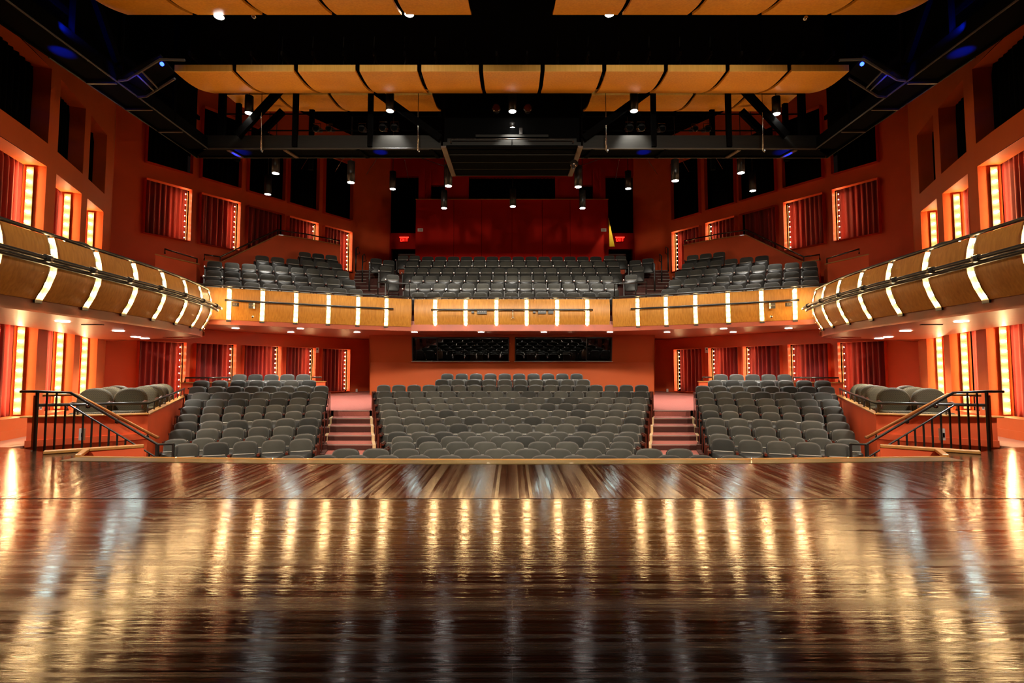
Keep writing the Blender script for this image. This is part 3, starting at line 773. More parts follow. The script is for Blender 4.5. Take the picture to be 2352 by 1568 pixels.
def seat_kit(w, rx, rz, h):
    ex = 3.0 if h < .875 else 4.0
    o = outline(w - .075, .42, h, rx, rz, ex=ex)
    k = {}
    for f in ('charcoal_fabric', 'charcoal_fabric_light', 'charcoal_fabric_dark'):
        k[f] = pad(o, [(.80, -.075), (.93, -.062), (1.0, -.03), (1.0, .0)]).mesh(f, True)
    k['shell'] = pad(outline(w - .062, .38, h + .006, rx, rz, ex=ex), [(1.0, -.006), (1.0, .018), (.9, .03)]).mesh('seat_plastic', True)
    c = outline(w - .07, .22, .635, .05, .05, ex=4)
    k['cushion'] = pad(c, [(.9, -.245), (1.0, -.225), (1.0, -.15), (.92, -.13)], lean=.25).mesh('seat_plastic', True)
    mb = MB(); mb.box(-w / 2 - .025, -w / 2 + .025, -.27, -.04, .60, .64); k['arm'] = mb.mesh('cherry_wood')
    k['edge'] = MB().tube([(-w / 2 + .07, -.188, .645), (w / 2 - .07, -.188, .645)], .011, 6).mesh('glint_grey', True)  # highlight on the folded seat's top edge, put in as a pale bar
    mb = MB(); mb.box(-w / 2 - .018, -w / 2 + .018, -.275, -.17, .64, .655); k['cap'] = mb.mesh('steel')
    mb = MB(); mb.box(-w / 2 - .02, -w / 2 + .02, -.12, .02, 0, .60); mb.box(-w / 2 - .03, -w / 2 + .03, -.2, .06, 0, .02); k['leg'] = mb.mesh('black_metal')
    mb = MB(); mb.box(-w / 2 - .045, -w / 2 - .02, -.32, .06, .04, .66); k['endL'] = mb.mesh('cherry_wood')
    mb = MB(); mb.box(w / 2 + .02, w / 2 + .045, -.32, .06, .04, .66); k['endR'] = mb.mesh('cherry_wood')
    mb = MB(); mb.box(w / 2 - .025, w / 2 + .025, -.27, -.04, .60, .64); k['armR'] = mb.mesh('cherry_wood')
    return k
KITS = {}
def kit(style, w):
    w = round(w * 50) / 50
    if (style, w) not in KITS:
        KITS[(style, w)] = seat_kit(w, .19, .14 if style == 'stalls' else .13, .87 if style == 'stalls' else .88)
    return KITS[(style, w)]
def seat(style, w, loc, rz, fab, label, group, endL=False, endR=False):
    k = kit(style, w); name = 'theatre_chair' if style == 'stalls' else 'balcony_chair'
    t = thing(name, label, 'theatre seat', loc, rz, group)
    link('backrest', k[fab], t, loc=(0, 0, 0)); link('back_shell', k['shell'], t, loc=(0, 0, 0)); link('seat_cushion', k['cushion'], t, loc=(0, 0, 0))
    link('seat_glint', k['edge'], t, loc=(0, 0, 0)); link('armrest', k['arm'], t, loc=(0, 0, 0)); link('arm_cap', k['cap'], t, loc=(0, 0, 0)); link('leg', k['leg'], t, loc=(0, 0, 0))
    if endR: link('armrest', k['armR'], t, loc=(0, 0, 0))
    if endL: link('end_panel', k['endL'], t, loc=(0, 0, 0))
    if endR: link('end_panel', k['endR'], t, loc=(0, 0, 0))
    return t
def seat_row(style, A, B, n, z, rowname, count_from, group, fab=None, ends=(True, True), xs=None, skipcol=None, wv=None):
    """A, B: (x, y) of the first and last seat (left to right in the photo)"""
    A, B = Vector(A), Vector(B); d = (B - A); L = d.length; w = wv or (L / (n - 1) if n > 1 else .54); rz = math.atan2(d.y, d.x)
    for i in range(n):
        t_ = (xs[i] if xs else i / (n - 1)) if n > 1 else 0; p = A + d * t_
        num = i + 1 if count_from == 'left' else n - i
        r = random.random()
        f = fab or ('charcoal_fabric_light' if r < .22 else 'charcoal_fabric_dark' if r > .85 else 'charcoal_fabric')
        lab = f'charcoal seat in {rowname}, {ORD[num]} from ' + ('the left end' if count_from == 'left' else 'the right end')
        seat(style, min(w, .58), (p.x, p.y, z), rz, f, lab, group, ends[0] and i == 0, ends[1] and i == n - 1)

# centre stalls: (depth, floor z, count, x of first, x of last)
CS = [(19.15, .40, 10, 1027, 1325), (18.45, .20, 10, 1015, 1340), (17.8, .02, 18, 880.5, 1474.6), (17.05, -.16, 17, 883.4, 1472.5), (16.3, -.32, 16, 887.7, 1468),
      (15.5, -.467, 15, 892, 1463), (14.7, -.60, 14, 895.5, 1458.7), (13.9, -.72, 13, 902.2, 1454.3), (13.05, -.83, 12, 906.5, 1447), (12.2, -.93, 11, 913.7, 1442.8),
      (11.4, -.935, 10, 925.3, 1431), (10.5, -.935, 9, 927, 1427), (9.55, -.935, 12, 795, 1560), (8.8, -.935, 15, 674.5, 1680)]
N = len(CS)
for i, (D, z, n, u0, u1) in enumerate(CS):
    p = atY(u0, 900, D); q = atY(u1, 900, D)
    nm = f'centre stalls row {ORD[N - i]} from the stage'
    fab = 'charcoal_fabric_dark' if i == 0 else None  # shade over the rearmost row put into a darker fabric
    seat_row('stalls', (p.x, D), (q.x, D), n, z, f'the {ORD[N - i]} centre row from the stage', 'left', 'centre stalls seats', fab, ends=(2 <= i <= 11,) * 2)
mb = MB()
for i, (D, z, n, u0, u1) in enumerate(CS[:10]):
    hw = abs(atY(u0, 900, D).x) + .38; D1 = CS[i - 1][0] - .5 if i else 21.1
    if i < 2: hw = 4.4
    mb.box(-hw, hw, D - .5, D1, -1.0, z)
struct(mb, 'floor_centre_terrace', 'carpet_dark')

# side stalls
SS = [(5, 10.27, 11.0, 1017.5, 1006.5, 426.6, 691.7), (6, 10.95, 11.85, 1007.6, 995, 403.6, 699.8), (6, 11.8, 12.7, 985.4, 975.5, 415, 705.5), (6, 12.45, 13.5, 967.4, 958, 426.6, 710),
      (7, 13.2, 14.3, 949.5, 942, 431, 720), (7, 14.1, 15.05, 931.9, 927, 437, 721.6), (7, 14.8, 15.8, 915.8, 911.7, 445, 730), (7, 15.6, 16.5, 900, 897.4, 461, 732),
      (8, 16.2, 17.15, 886.4, 884.3, 453, 737.6), (7, 16.9, 17.75, 872.6, 871.7, 462, 709), (5, 18.3, 18.3, 858.4, 858.4, 549, 696)]
for s, sn in SIDES:
    fronts = []
    zs = []
    for i, (n, DL, DR, vL, vR, uL, uR) in enumerate(SS):
        a, b = atY(uL, vL, DL), atY(uR, vR, DR); z = (a.z + b.z) / 2 - .885; zs.append(z)
        A, B = side(s, (a.x, a.y)), side(s, (b.x, b.y))
        if s > 0: A, B = B, A
        seat_row('stalls', A, B, n, z, f'the {ORD[i + 1]} {sn} stalls row from the stage', sn and ('right' if s < 0 else 'left'), f'{sn} stalls seats', None, ends=((False, i < 9) if s < 0 else (i < 9, False)))
        d = Vector((b.x - a.x, b.y - a.y)).normalized(); nr = Vector((d.y, -d.x))
        fronts.append((Vector((a.x, a.y)) - d * .35 + nr * .48, Vector((b.x, b.y)) + d * .36 + nr * .48, nr))
    mb = MB()
    for i in range(len(SS)):
        f = fronts[i]; g = fronts[i + 1] if i + 1 < len(SS) else (f[0] - f[2] * .9, f[1] - f[2] * .9)
        g0, g1 = g[0], g[1]
        if i < len(SS) - 1: g1 = f[1] + (f[1] - f[0]).normalized() * 0 + Vector((g[1] - f[1])) ; 
        mb.prism([side(s, p) for p in (f[0], f[1], g1, g0)], -1.0 - .001 * i, zs[i])
    struct(mb, f'floor_terrace_{sn}', 'carpet_dark')

# balcony seats
BC = [(17.4, 3.12, 13, 960, 1389), (18.4, 3.59, 15, 944, 1405), (19.4, 4.05, 15, 958.5, 1395), (20.4, 4.54, 17, 940, 1414), (21.4, 5.01, 16, 946, 1409), (22.4, 5.45, 14, 981, 1370)]
for i, (D, z, n, u0, u1) in enumerate(BC):
    p = atY(u0, 700, D); q = atY(u1, 700, D)
    seat_row('balcony', (p.x, D), (q.x, D), n, z, f'the {ORD[i + 1]} centre balcony row from the front', 'left', 'centre balcony seats', 'charcoal_fabric_dark' if i == 5 else None, ends=(False, False))  # last row takes the dark fabric as painted shade
mb = MB()
for i, (D, z, n, u0, u1) in enumerate(BC):
    D0 = D - .55 if i else 16.5; D1 = BC[i + 1][0] - .55 if i < 5 else 25
    hw = 3.35 + .12 * i if i < 5 else 5.9
    mb.box(-hw, hw, D0, D1, 2.96, z)
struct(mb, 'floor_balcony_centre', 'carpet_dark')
BS = [(9, 15.1, 16.8, 641.5, 663.6, 490.9, 818), (9, 16.06, 17.7, 619.4, 641.5, 492, 801.5), (9, 16.9, 18.56, 598.8, 621.2, 493, 788), (6, 18.2, 19.5, 586.7, 602.8, 602.5, 772.7), (3, 19.9, 20.4, 577.4, 585.1, 700.9, 761.7)]
BG = [  # small groups between the balcony aisle and the centre block: u, v top, depth
    [(864, 592.4, 21.0), (893, 596.5, 20.6)], [(886.5, 610.5, 20.0)], [(902.5, 629.5, 19.0)], [(926, 586, 22.3), (952, 586, 22.3)]]
for s, sn in SIDES:
    zs = []; fr = []
    for i, (n, DL, DR, vL, vR, uL, uR) in enumerate(BS):
        a, b = atY(uL, vL, DL), atY(uR, vR, DR); z = (a.z + b.z) / 2 - .89; zs.append(z)
        A, B = side(s, (a.x, a.y)), side(s, (b.x, b.y))
        if s > 0: A, B = B, A
        seat_row('balcony', A, B, n, z, f'the {ORD[i + 1]} {sn} balcony row from the front', 'right' if s < 0 else 'left', f'{sn} balcony seats', None, ends=(False, False))
        d = Vector((b.x - a.x, b.y - a.y)).normalized(); nr = Vector((d.y, -d.x))
        fr.append((Vector((a.x, a.y)) - d * .4 + nr * .5, Vector((b.x, b.y)) + d * .32 + nr * .5, nr, z, d))
    mb = MB()
    for i, f in enumerate(fr):
        back = 1.0 if i < 4 else 1.4
        mb.prism([side(s, p) for p in (f[0], f[1], f[1] - f[2] * back, f[0] - f[2] * back)], 2.96 + .001 * i, f[3])
    struct(mb, f'floor_balcony_{sn}', 'carpet_dark')
    # aisle steps of the balcony
    mb = MB(); me = MB()
    for k in range(14):
        y = 16.9 + k * .42; z = 3.05 + k * .205
        x0 = -5.05 - k * .10; x1 = -3.75 - k * .11
        q = [side(s, p) for p in ((x0 - .4, y), (x1 + .15, y), (x1 + .15, y + .9), (x0 - .4, y + .9))]
        mb.prism(q, z - .25, z); me.prism([side(s, p) for p in ((x0 - .4, y - .01), (x1 + .15, y - .01), (x1 + .15, y + .02), (x0 - .4, y + .02))], z - .015, z + .004)
    struct(mb, f'floor_balcony_steps_{sn}', 'carpet_dark'); struct(me, f'floor_balcony_nosings_{sn}', 'step_edge')
    pos = ['outer', 'inner']
    for gi, g in enumerate(BG):
        for j, (u, v, D) in enumerate(g):
            p = side(s, atY(u, v, D)); r = ['the second row beside', 'the third row beside', 'the front row beside', 'the rearmost row at'][gi]
            rowl = {0: 'upper corner beside', 1: 'middle step beside', 2: 'lowest step beside', 3: 'rear edge beside'}[gi]
            seat('balcony', .52, (p.x, p.y, p.z - .89), (-.25 if gi < 3 else 0) * (1 if s > 0 else -1), 'charcoal_fabric_dark' if gi == 0 else 'charcoal_fabric',
                 f'{pos[j] + " " if len(g) > 1 else ""}charcoal seat on the {rowl} the {sn} balcony aisle', f'{sn} balcony aisle seats')
    mb = MB()
    for gi, D in ((2, 18.6), (1, 19.6), (0, 20.5)):
        zt = {2: 4.02, 1: 4.5, 0: 5.0}[gi]
        x0, x1 = {2: (-4.45, -3.6), 1: (-5.1, -3.9), 0: (-5.75, -4.2)}[gi]
        mb.prism([side(s, p) for p in ((x0, D - .05), (x1, D - .05), (x1, D + .9), (x0, D + .9))], 2.96, zt)
    struct(mb, f'floor_balcony_inset_{sn}', 'carpet_dark')
    # stair parapet behind the left wing: flat, slope up, level
    A = Vector((-10.58, 17.8)); dd = Vector((3.43, 3.7))
    def pp(t, o=0): q = A + dd * t; return q + Vector((-.73, .68)) * o
    pts = [(0, 5.16), (.10, 5.16), (.49, 6.52), (.72, 6.58), (1.0, 6.58)]
    mb = MB(); mc = MB()
    for (t0, z0), (t1, z1) in zip(pts, pts[1:]):
        mb.prism([side(s, p) for p in (pp(t0), pp(t1), pp(t1, .14), pp(t0, .14))], 2.96, [z0, z1, z1, z0])
        mc.prism([side(s, p) for p in (pp(t0, -.03), pp(t1, -.03), pp(t1, .17), pp(t0, .17))], [z0, z1, z1, z0], [z0 + .035, z1 + .035, z1 + .035, z0 + .035])
    struct(mb, f'wall_balcony_stair_{sn}', 'red_paint'); struct(mc, f'trim_{ti}', 'oak_trim'); ti += 1
    rl = [(*side(s, pp(t, .07)), z + .22) for t, z in pts]
    rl = [(rl[0][0], rl[0][1], rl[0][2] - .18)] + rl
    cyl_rail(rl, .028, 'parapet_rail', f'dark handrail climbing the {sn} balcony stair parapet', 'handrail', rl[1:], mat='dark_chrome', post_h=.22)
    # red box wall at the outer end of the wing
    a, b = atY(357, 592, 15.0), atY(452, 594, 16.3)
    mb = MB(); mb.prism([side(s, (a.x, a.y)), side(s, (b.x, b.y)), side(s, (b.x - .6, b.y + 1.2)), side(s, (a.x - .6, a.y + 1.2))], 2.9, 4.72)
    struct(mb, f'wall_balcony_end_{sn}', 'red_paint')
    mb = MB(); mb.prism([side(s, (a.x, a.y - .03)), side(s, (b.x + .02, b.y - .03)), side(s, (b.x + .02, b.y + .12)), side(s, (a.x, a.y + .12))], 4.72, 4.755)
    struct(mb, f'trim_{ti}', 'oak_trim'); ti += 1
    P = [side(s, (a.x + .2, a.y + .1, 4.78)), side(s, (a.x + .2, a.y + .1, 4.92)), side(s, (b.x - .05, b.y + .1, 4.92)), side(s, (b.x - .05, b.y + .1, 4.78))]
    cyl_rail(P, .024, 'parapet_rail', f'short dark rail on the red end box of the {sn} balcony', 'handrail', mat='dark_chrome')
    # aisle handrails and guard frame
    for j, (u, v0, v1, D) in enumerate(((818, 570, 618, 20.9), (833, 587, 642, 19.9), (849, 606, 662, 18.6))):
        p0 = side(s, atY(u, v0, D)); p1 = side(s, atY(u, v1, D))
        t = thing('aisle_handrail', f'black looped aisle handrail on the {sn} balcony steps, {["highest", "middle", "lowest"][j]} of three', 'handrail', (p0.x, p0.y, p1.z), 0, 'balcony aisle handrails')
        MB().tube([(p0.x, p0.y, p1.z - .1), (p0.x, p0.y, p0.z)], .028, 8).build('post', 'black_metal', t, True)
        MB().tube([(p0.x, p0.y, p0.z), (p0.x, p0.y + .25, p0.z + .12), (p0.x + .03, p0.y + .4, p0.z - .12), (p0.x, p0.y + .02, p0.z - .25)], .018, 6).build('loop', 'black_metal', t, True)
    Pg = [atY(868, 686, 16.75), atY(868, 648, 16.75), atY(941, 652, 16.75), atY(941, 686, 16.75)]
    t = thing('guard_rail', f'black rectangular guard rail at the foot of the {sn} balcony aisle', 'guard rail', side(s, Pg[0]), 0, 'balcony guard rails')
    MB().tube([side(s, p) for p in Pg], .026, 8).build('frame', 'black_metal', t, True)
    for u in (892,):
        MB().tube([side(s, atY(u, 649, 16.75)), side(s, atY(u, 686, 16.75))], .02, 6).build('post', 'black_metal', t, True)

# ------------------------------------------------------------------ stage side rails, boxes
box_master = None
def box_chair(loc, rz, label):
    t = thing('box_chair', label, 'chair', loc, rz, 'patterned chairs in the boxes')
    o = outline(.60, .40, 1.0, .26, .27, 7, ex=2.2)
    if 'bc' not in KITS:
        KITS['bc'] = (pad(o, [(.72, -.11), (.9, -.09), (1.0, -.03), (.98, .05), (.8, .08)], lean=.12).mesh('check_fabric', True),
                      pad(outline(.56, .0, .50, .08, .08), [(.9, -.05), (1.0, -.03), (1.0, .05), (.9, .07)], lean=0).mesh('check_fabric', True),
                      MB().tube([(0, -.38, .58), (0, -.40, .68), (0, -.2, .72), (0, .0, .70)], .022, 8).mesh('cherry_wood', True),
                      MB().tube([(0, 0, 0), (0, 0, .45)], .018, 6).mesh('cherry_wood', True))
    b, c, a, l = KITS['bc']
    link('backrest', b, t, loc=(0, 0, 0)); q = link('seat', c, t, loc=(0, -.02, .46)); q.rotation_euler = (PI / 2, 0, 0)
    for x in (-.31, .31): link('armrest', a, t, loc=(x, 0, 0))
    for x in (-.24, .24):
        for y in (-.45, .0): link('leg', l, t, loc=(x, y, 0))
    return t
for s, sn in SIDES:
    S = lambda *p: side(s, p)
    spots = [(218, 10.75, 'front row chair nearest the side wall'), (300, 11.15, 'front row chair nearest the stalls'), (250, 11.75, 'second row chair nearest the side wall'),
             (330, 12.3, 'second row chair behind the front inner one'), (268, 12.9, 'back chair nearest the side wall'), (343, 13.2, 'third chair along the inner parapet'), (357, 14.0, 'fourth chair along the inner parapet'), (370, 14.8, 'farthest chair along the inner parapet')]
    for u, D, l in spots:
        p = side(s, atY(u, 900, D)); box_chair((p.x, p.y, 0.0), .38 * (-s) if False else (.38 if s < 0 else -.38), f'brown check-patterned {l}, {sn} box')
    for cx, cy_, cs, cl in side_chairs:
        if cs == s: box_chair((cx, cy_, 2.62), .5 if s < 0 else -.5, cl)
    # rail on the box parapet
    P = [S(-8.75, 9.62, .72), S(-7.5, 10.82, .69), S(-9.0, 13.9, .75), S(-10.38, 16.6, .80)]
    posts = [S(-8.3, 10.05, .71)]
    for k in range(9): posts.append(side(s, Vector((-7.5, 10.82, .69)).lerp(Vector((-10.38, 16.6, .80)), k / 8)))
    cyl_rail(P, .03, 'parapet_rail', f'dark rail around the parapet of the {sn} box', 'handrail', posts, mat='black_metal', post_h=.22)
    # stage stair guard with balusters
    d = Vector((1.28, 1.1, 0)).normalized()
    top0, top1 = Vector((-8.05, 8.9, 1.0)), Vector((-6.72, 10.0, -.04))
    t = thing('stair_guard', f'black baluster guard rail beside the {sn} stage stairs', 'guard rail', S(-8.05, 8.9, 0), 0, 'stage stair guards')
    k0 = Vector((-7.72, 9.17, .97))
    R = [Vector((-8.3, 8.85, 1.0)), top0, k0, top1, top1 + Vector((.28, .05, 0))]
    MB().tube([side(s, p) for p in R], .022, 8).build('top_rail', 'black_metal', t, True)
    low = [k0 - Vector((0, 0, .22)), top1 - Vector((0, 0, .25)), top1 + Vector((.28, .05, -.25))]
    MB().tube([side(s, p) for p in low], .016, 6).build('middle_rail', 'black_metal', t, True)
    MB().obox(S(-8.05, 8.9, 0), S(-8.05, 8.9, 1.0), .035, .035).build('newel_post', 'black_metal', t)
    MB().obox(side(s, top1), side(s, top1 - Vector((0, 0, .9))), .05, .05).build('newel_post', 'black_metal', t)
    MB().obox(side(s, top1 + Vector((.27, .05, 0))), side(s, top1 + Vector((.27, .05, -.9))), .035, .035).build('newel_post', 'black_metal', t)
    for k in range(13):
        f = (k + 1) / 14; p = top0.lerp(top1, f); zt = (k0 - Vector((0, 0, .22))).lerp(top1 - Vector((0, 0, .25)), max(0, (f - .24) / .76)).z
        if k < 2: zt = .97
        zb = max(-.93, -0.02 - 1.0 * max(0, f - .1))
        MB().obox((side(s, p).x, p.y, zb), (side(s, p).x, p.y, zt), .022, .022).build('baluster', 'black_metal', t)
    # wooden handrail on brackets against the box wall
    t = thing('stair_handrail', f'round wooden handrail on brackets by the {sn} stage stairs', 'handrail', S(-8.3, 9.2, 0), 0, 'wooden stair handrails')
    H0, H1, H2 = Vector((-8.32, 9.3, .92)), Vector((-8.0, 9.62, .92)), Vector((-7.1, 10.55, .02))
    MB().tube([side(s, p) for p in (H0, H1, H2, H2 + Vector((-.04, .08, .0)))], .03, 10).build('rail', 'rail_wood', t, True)
    MB().obox(side(s, Vector((-8.36, 9.22, 0))), side(s, Vector((-8.36, 9.22, .92))), .05, .05).build('post', 'rail_wood', t)
    for q in (.15, .5, .88):
        p = H1.lerp(H2, q); b = MB(); b.tube([side(s, p - Vector((0, 0, .03))), side(s, p + Vector((-.05, .05, -.1))), side(s, p + Vector((-.13, .15, -.1)))], .012, 6)
        b.tube([side(s, p + Vector((-.12, .14, -.1))), side(s, p + Vector((-.14, .16, -.1)))], .04, 10); b.build('bracket', 'dark_chrome', t, True)
    # outlets
    p = atY(196.5, 996, 10.05); q = side(s, p)
    o = MB().box(q.x - .045, q.x + .045, q.y - .1, q.y - .06, q.z - .11, q.z + .11).build('wall_box', 'white_plate'); tag(o, f'white wall box with dark opening on the red front of the {sn} box', 'wall box')
    MB().box(q.x - .0, q.x + .035, q.y - .105, q.y - .1, q.z - .05, q.z + .03).build('opening', 'black', o)
    o = S(-10.0, 10.5, .0)
    p = side(s, Vector((-10.17, 11.32, .57))); o = MB().box(p.x - .02, p.x + .02, p.y - .03, p.y + .03, p.z - .05, p.z + .05).build('outlet', 'white_plate'); tag(o, f'small outlet on the pillar beyond the nearest bay of the {sn} wall', 'outlet')
    MB().box(p.x - .024, p.x + .024, p.y - .012, p.y + .012, p.z - .03, p.z + .03).build('socket', 'black', o)
    p = side(s, atY(842, 896, 23.4)); p.x = side(s, (-6.9, 0)).x; p.y = 23.3
    o = MB().box(p.x - .04, p.x + .04, p.y - .02, p.y + .02, p.z - .1, p.z + .07).build('outlet', 'white_plate'); tag(o, f'small white outlet low on the rear wall by the {sn} aisle', 'outlet')
    p = side(s, atY(730, 804, 21.5)); o = MB().box(p.x - .055, p.x + .055, p.y - .06, p.y - .02, p.z - .11, p.z + .11).build('wall_plate', 'white_plate')
    tag(o, f'white notice plate between the curtains of the {sn} rear wall', 'plate'); MB().box(p.x - .03, p.x + .03, p.y - .066, p.y - .06, p.z + .01, p.z + .07).build('dark_mark', 'black_metal', o)
    p = side(s, atY(965.5, 528, 22.97)); o = MB().box(p.x - .12, p.x + .12, 22.96, 22.995, p.z - .07, p.z + .07).build('wall_plate', 'white_plate')
    tag(o, f'small pale plate near the {sn} edge of the red projection box', 'plate'); MB().box(p.x - .06, p.x + .08, 22.955, 22.96, p.z - .03, p.z + .03).build('dark_mark', 'step_edge', o)
    # exit signs
    p = side(s, atY(928, 549, 24.82))
    o = MB().box(p.x - .22, p.x + .22, p.y + .02, p.y + .08, p.z - .12, p.z + .12).build('exit_sign', 'crimson_paint'); tag(o, f'red lit exit sign over the {sn} balcony door', 'exit sign', 'exit signs')
    G = {'E': [(0, 0, 0, 1), (0, 1, 1, 1), (0, .5, .8, .5), (0, 0, 1, 0)], 'X': [(0, 0, 1, 1), (0, 1, 1, 0)], 'I': [(.5, 0, .5, 1)], 'T': [(0, 1, 1, 1), (.5, 0, .5, 1)]}
    for q_, ch in enumerate('EXIT'):
        mb = MB(); x0 = p.x - .17 + q_ * .092
        for u0, v0, u1, v1 in G[ch]:
            mb.obox((x0 + u0 * .062, p.y + .012, p.z - .10 + v0 * .13), (x0 + u1 * .062 + 1e-5, p.y + .012, p.z - .10 + v1 * .13), .016, .018)
        mb.build('letter', 'exit_red', o)
    MB().box(p.x - .22, p.x + .22, p.y - .0, p.y + .02, p.z + .07, p.z + .12).build('top_bar', 'exit_red', o)
    # back rails on the cross-aisle parapet
    A = [side(s, (*atY(425, 870, 16.95).xy, 1.14)), side(s, (*atY(530, 870, 17.75).xy, 1.14))]
    cyl_rail([A[0] - Vector((0, 0, .14)), A[0], A[1]], .028, 'parapet_rail', f'dark rail on the outer part of the {sn} cross-aisle parapet', 'handrail', [A[1], A[0].lerp(A[1], .5)], mat='dark_chrome', post_h=.14)
    A = [side(s, (*atY(715, 870, 18.95).xy, 1.14)), side(s, (*atY(738, 870, 18.97).xy, 1.14))]
    cyl_rail([A[0], A[1], A[1] - Vector((0, 0, .14))], .028, 'parapet_rail', f'short curved dark rail end by the {sn} stalls aisle', 'handrail', mat='dark_chrome')

# yellow leaning panel by the projection box
mb = MB(); q = [atY(1398, 500, 22.9), atY(1412, 566, 22.9), atY(1400, 566, 22.9)]
vs = [(p.x, 22.9, p.z) for p in q] + [(p.x, 22.97, p.z) for p in q]
mb.add(vs, [(0, 1, 2), (5, 4, 3), (0, 3, 4, 1), (1, 4, 5, 2), (2, 5, 3, 0)])
tag(mb.build('yellow_panel', 'yellow_paint'), 'bright yellow narrow triangular panel at the right edge of the projection box', 'panel')
lamp('SPOT', (5.0, 22.6, 8.6), 160, (1, .9, .6), .05, aim=(4.42, 22.95, 7.4), angle=30)  # added spot without a fixture, brightens the yellow panel

# booth interior items
for k, (u, v) in enumerate(((1011, 812), (1342, 813))):
    p = atY(u, v, 21.9); nm = 'left' if k == 0 else 'right'
    mb = MB(); w_, h_ = .14, .36
    prof = [(.10, -.2), (.105, 0), (.09, .1), (.05, .17), (.045, .2)]
    mb.tube([(p.x, p.y, p.z + z) for r, z in prof], [r for r, z in prof], 12)
    tag(mb.build('booth_figure', 'beige', None, True), f'pale bottle-shaped object behind the {nm} booth window', 'object')
o = MB().box(-3.9, 3.9, 21.7, 22.3, 1.62, 1.68).build('booth_desk', 'black_metal'); tag(o, 'long dark desk behind the booth windows', 'desk')
for x, lab in ((-1.5, 'dark monitor behind the left booth window'), (.9, 'dark monitor just inside the right booth window'), (2.4, 'dark equipment rack at the right end of the booth')):
    o = MB().box(x - .25, x + .25, 21.9, 22.0, 1.8, 2.15).build('monitor', 'seat_plastic'); MB().box(x - .05, x + .05, 21.92, 22.0, 1.68, 1.8).build('stand', 'black_metal', o); tag(o, lab, 'monitor')
lamp('POINT', (-1.0, 22.3, 2.6), 3.5, (1, .8, .6), .1)
lamp('POINT', (2.5, 22.3, 2.6), 3.5, (1, .8, .6), .1)

# ------------------------------------------------------------------ downlights
def soffit_light(p, label, group, col=COOL):
    t = thing('downlight', label, 'downlight', p, 0, group)
    ring = MB(); n = 20; r0, r1 = .105, .135
    ring.add([(p[0] + r * math.cos(2 * PI * k / n), p[1] + r * math.sin(2 * PI * k / n), p[2] - (.012 if r == r0 else .004)) for r in (r0, r1) for k in range(n)],
             [(k, (k + 1) % n, n + (k + 1) % n, n + k) for k in range(n)])
    ring.build('trim_ring', 'white_plate', t)
    MB().tube([(p[0], p[1], p[2] + .02), (p[0], p[1], p[2] - .014)], r0, 18).build('lens', 'lens_soffit', t)
    lamp('SPOT', (p[0], p[1], p[2] - .05), DOWN_W, col, .07, aim=(p[0], p[1], p[2] - 2), angle=130, blend=.9, parent=t)
for s, sn in SIDES:
    for u, v, nm in ((144, 737, 'nearest the stage'), (272, 759, 'second from the stage'), (312, 773, 'third from the stage'), (320, 779, 'farthest from the stage')):
        p = side(s, atZ(u, v, 2.25)); 
        if abs(p.x) > 10.2: p.x = math.copysign(10.0, p.x); p.y = 14.2
        soffit_light(p, f'bright recessed downlight in the {sn} side balcony soffit, {nm}', 'side balcony soffit downlights')
    for u, v, nm in ((541, 753, 'outermost'), (690, 754, 'near the front edge'), (668, 762, 'farther back of the close pair'), (820, 762, 'nearest the aisle')):
        p = side(s, atZ(u, v, 2.8)); soffit_light(p, f'recessed downlight in the {sn} rear balcony soffit, {nm}', 'rear balcony soffit downlights')
for u, nm in ((952, 'first from left'), (1105, 'second from left'), (1249, 'third from left'), (1401, 'fourth from left')):
    soffit_light(atZ(u, 762, 2.8), f'recessed downlight over the centre stalls, {nm}', 'rear balcony soffit downlights')

def can_light(p, r, h, label, group, power, top=12.0, angle=75, aim=None, cable=True):
    t = thing('hanging_downlight', label, 'downlight', p, 0, group); n = 20
    vs = []
    prof = [(r, 0), (r, h), (.0, h), (r * .92, .0), (r * .85, .04)]
    mb = MB(); mb.tube([(p[0], p[1], p[2] + .0), (p[0], p[1], p[2] + h)], r, n); mb.build('housing', 'black_metal', t, True)
    MB().tube([(p[0], p[1], p[2] + .004), (p[0], p[1], p[2] - .006)], r * .86, 18).build('lens', 'lens_white', t)
    if cable: MB().tube([(p[0], p[1], p[2] + h), (p[0], p[1], top)], .012, 5).build('stem', 'black_metal', t)
    lamp('SPOT', (p[0], p[1], p[2] - .03), power, COOL, r * .6, aim=aim or (p[0], p[1], p[2] - 2), angle=angle, blend=.8, parent=t)
for u, v, Y, r, nm, pw in ((566, 254, 12.3, .10, 'leftmost over the rear catwalk', 160), (893, 249, 12.3, .10, 'left of centre over the rear catwalk', 160), (1177, 250, 12.3, .10, 'in front of the black centre box', 160),
                        (1459, 249, 12.3, .10, 'right of centre over the rear catwalk', 160), (1789, 256, 12.3, .10, 'rightmost over the rear catwalk', 160), (1177, 289, 12.62, .08, 'lower one on the black centre box', 60)):
    p = atY(u, v, Y); p.y += .12; can_light(p, r, .42 if pw > 100 else .12, f'black can light, {nm}', 'can lights at the catwalk', pw * 2.2, top=p.z + (.6 if pw > 100 else .2))
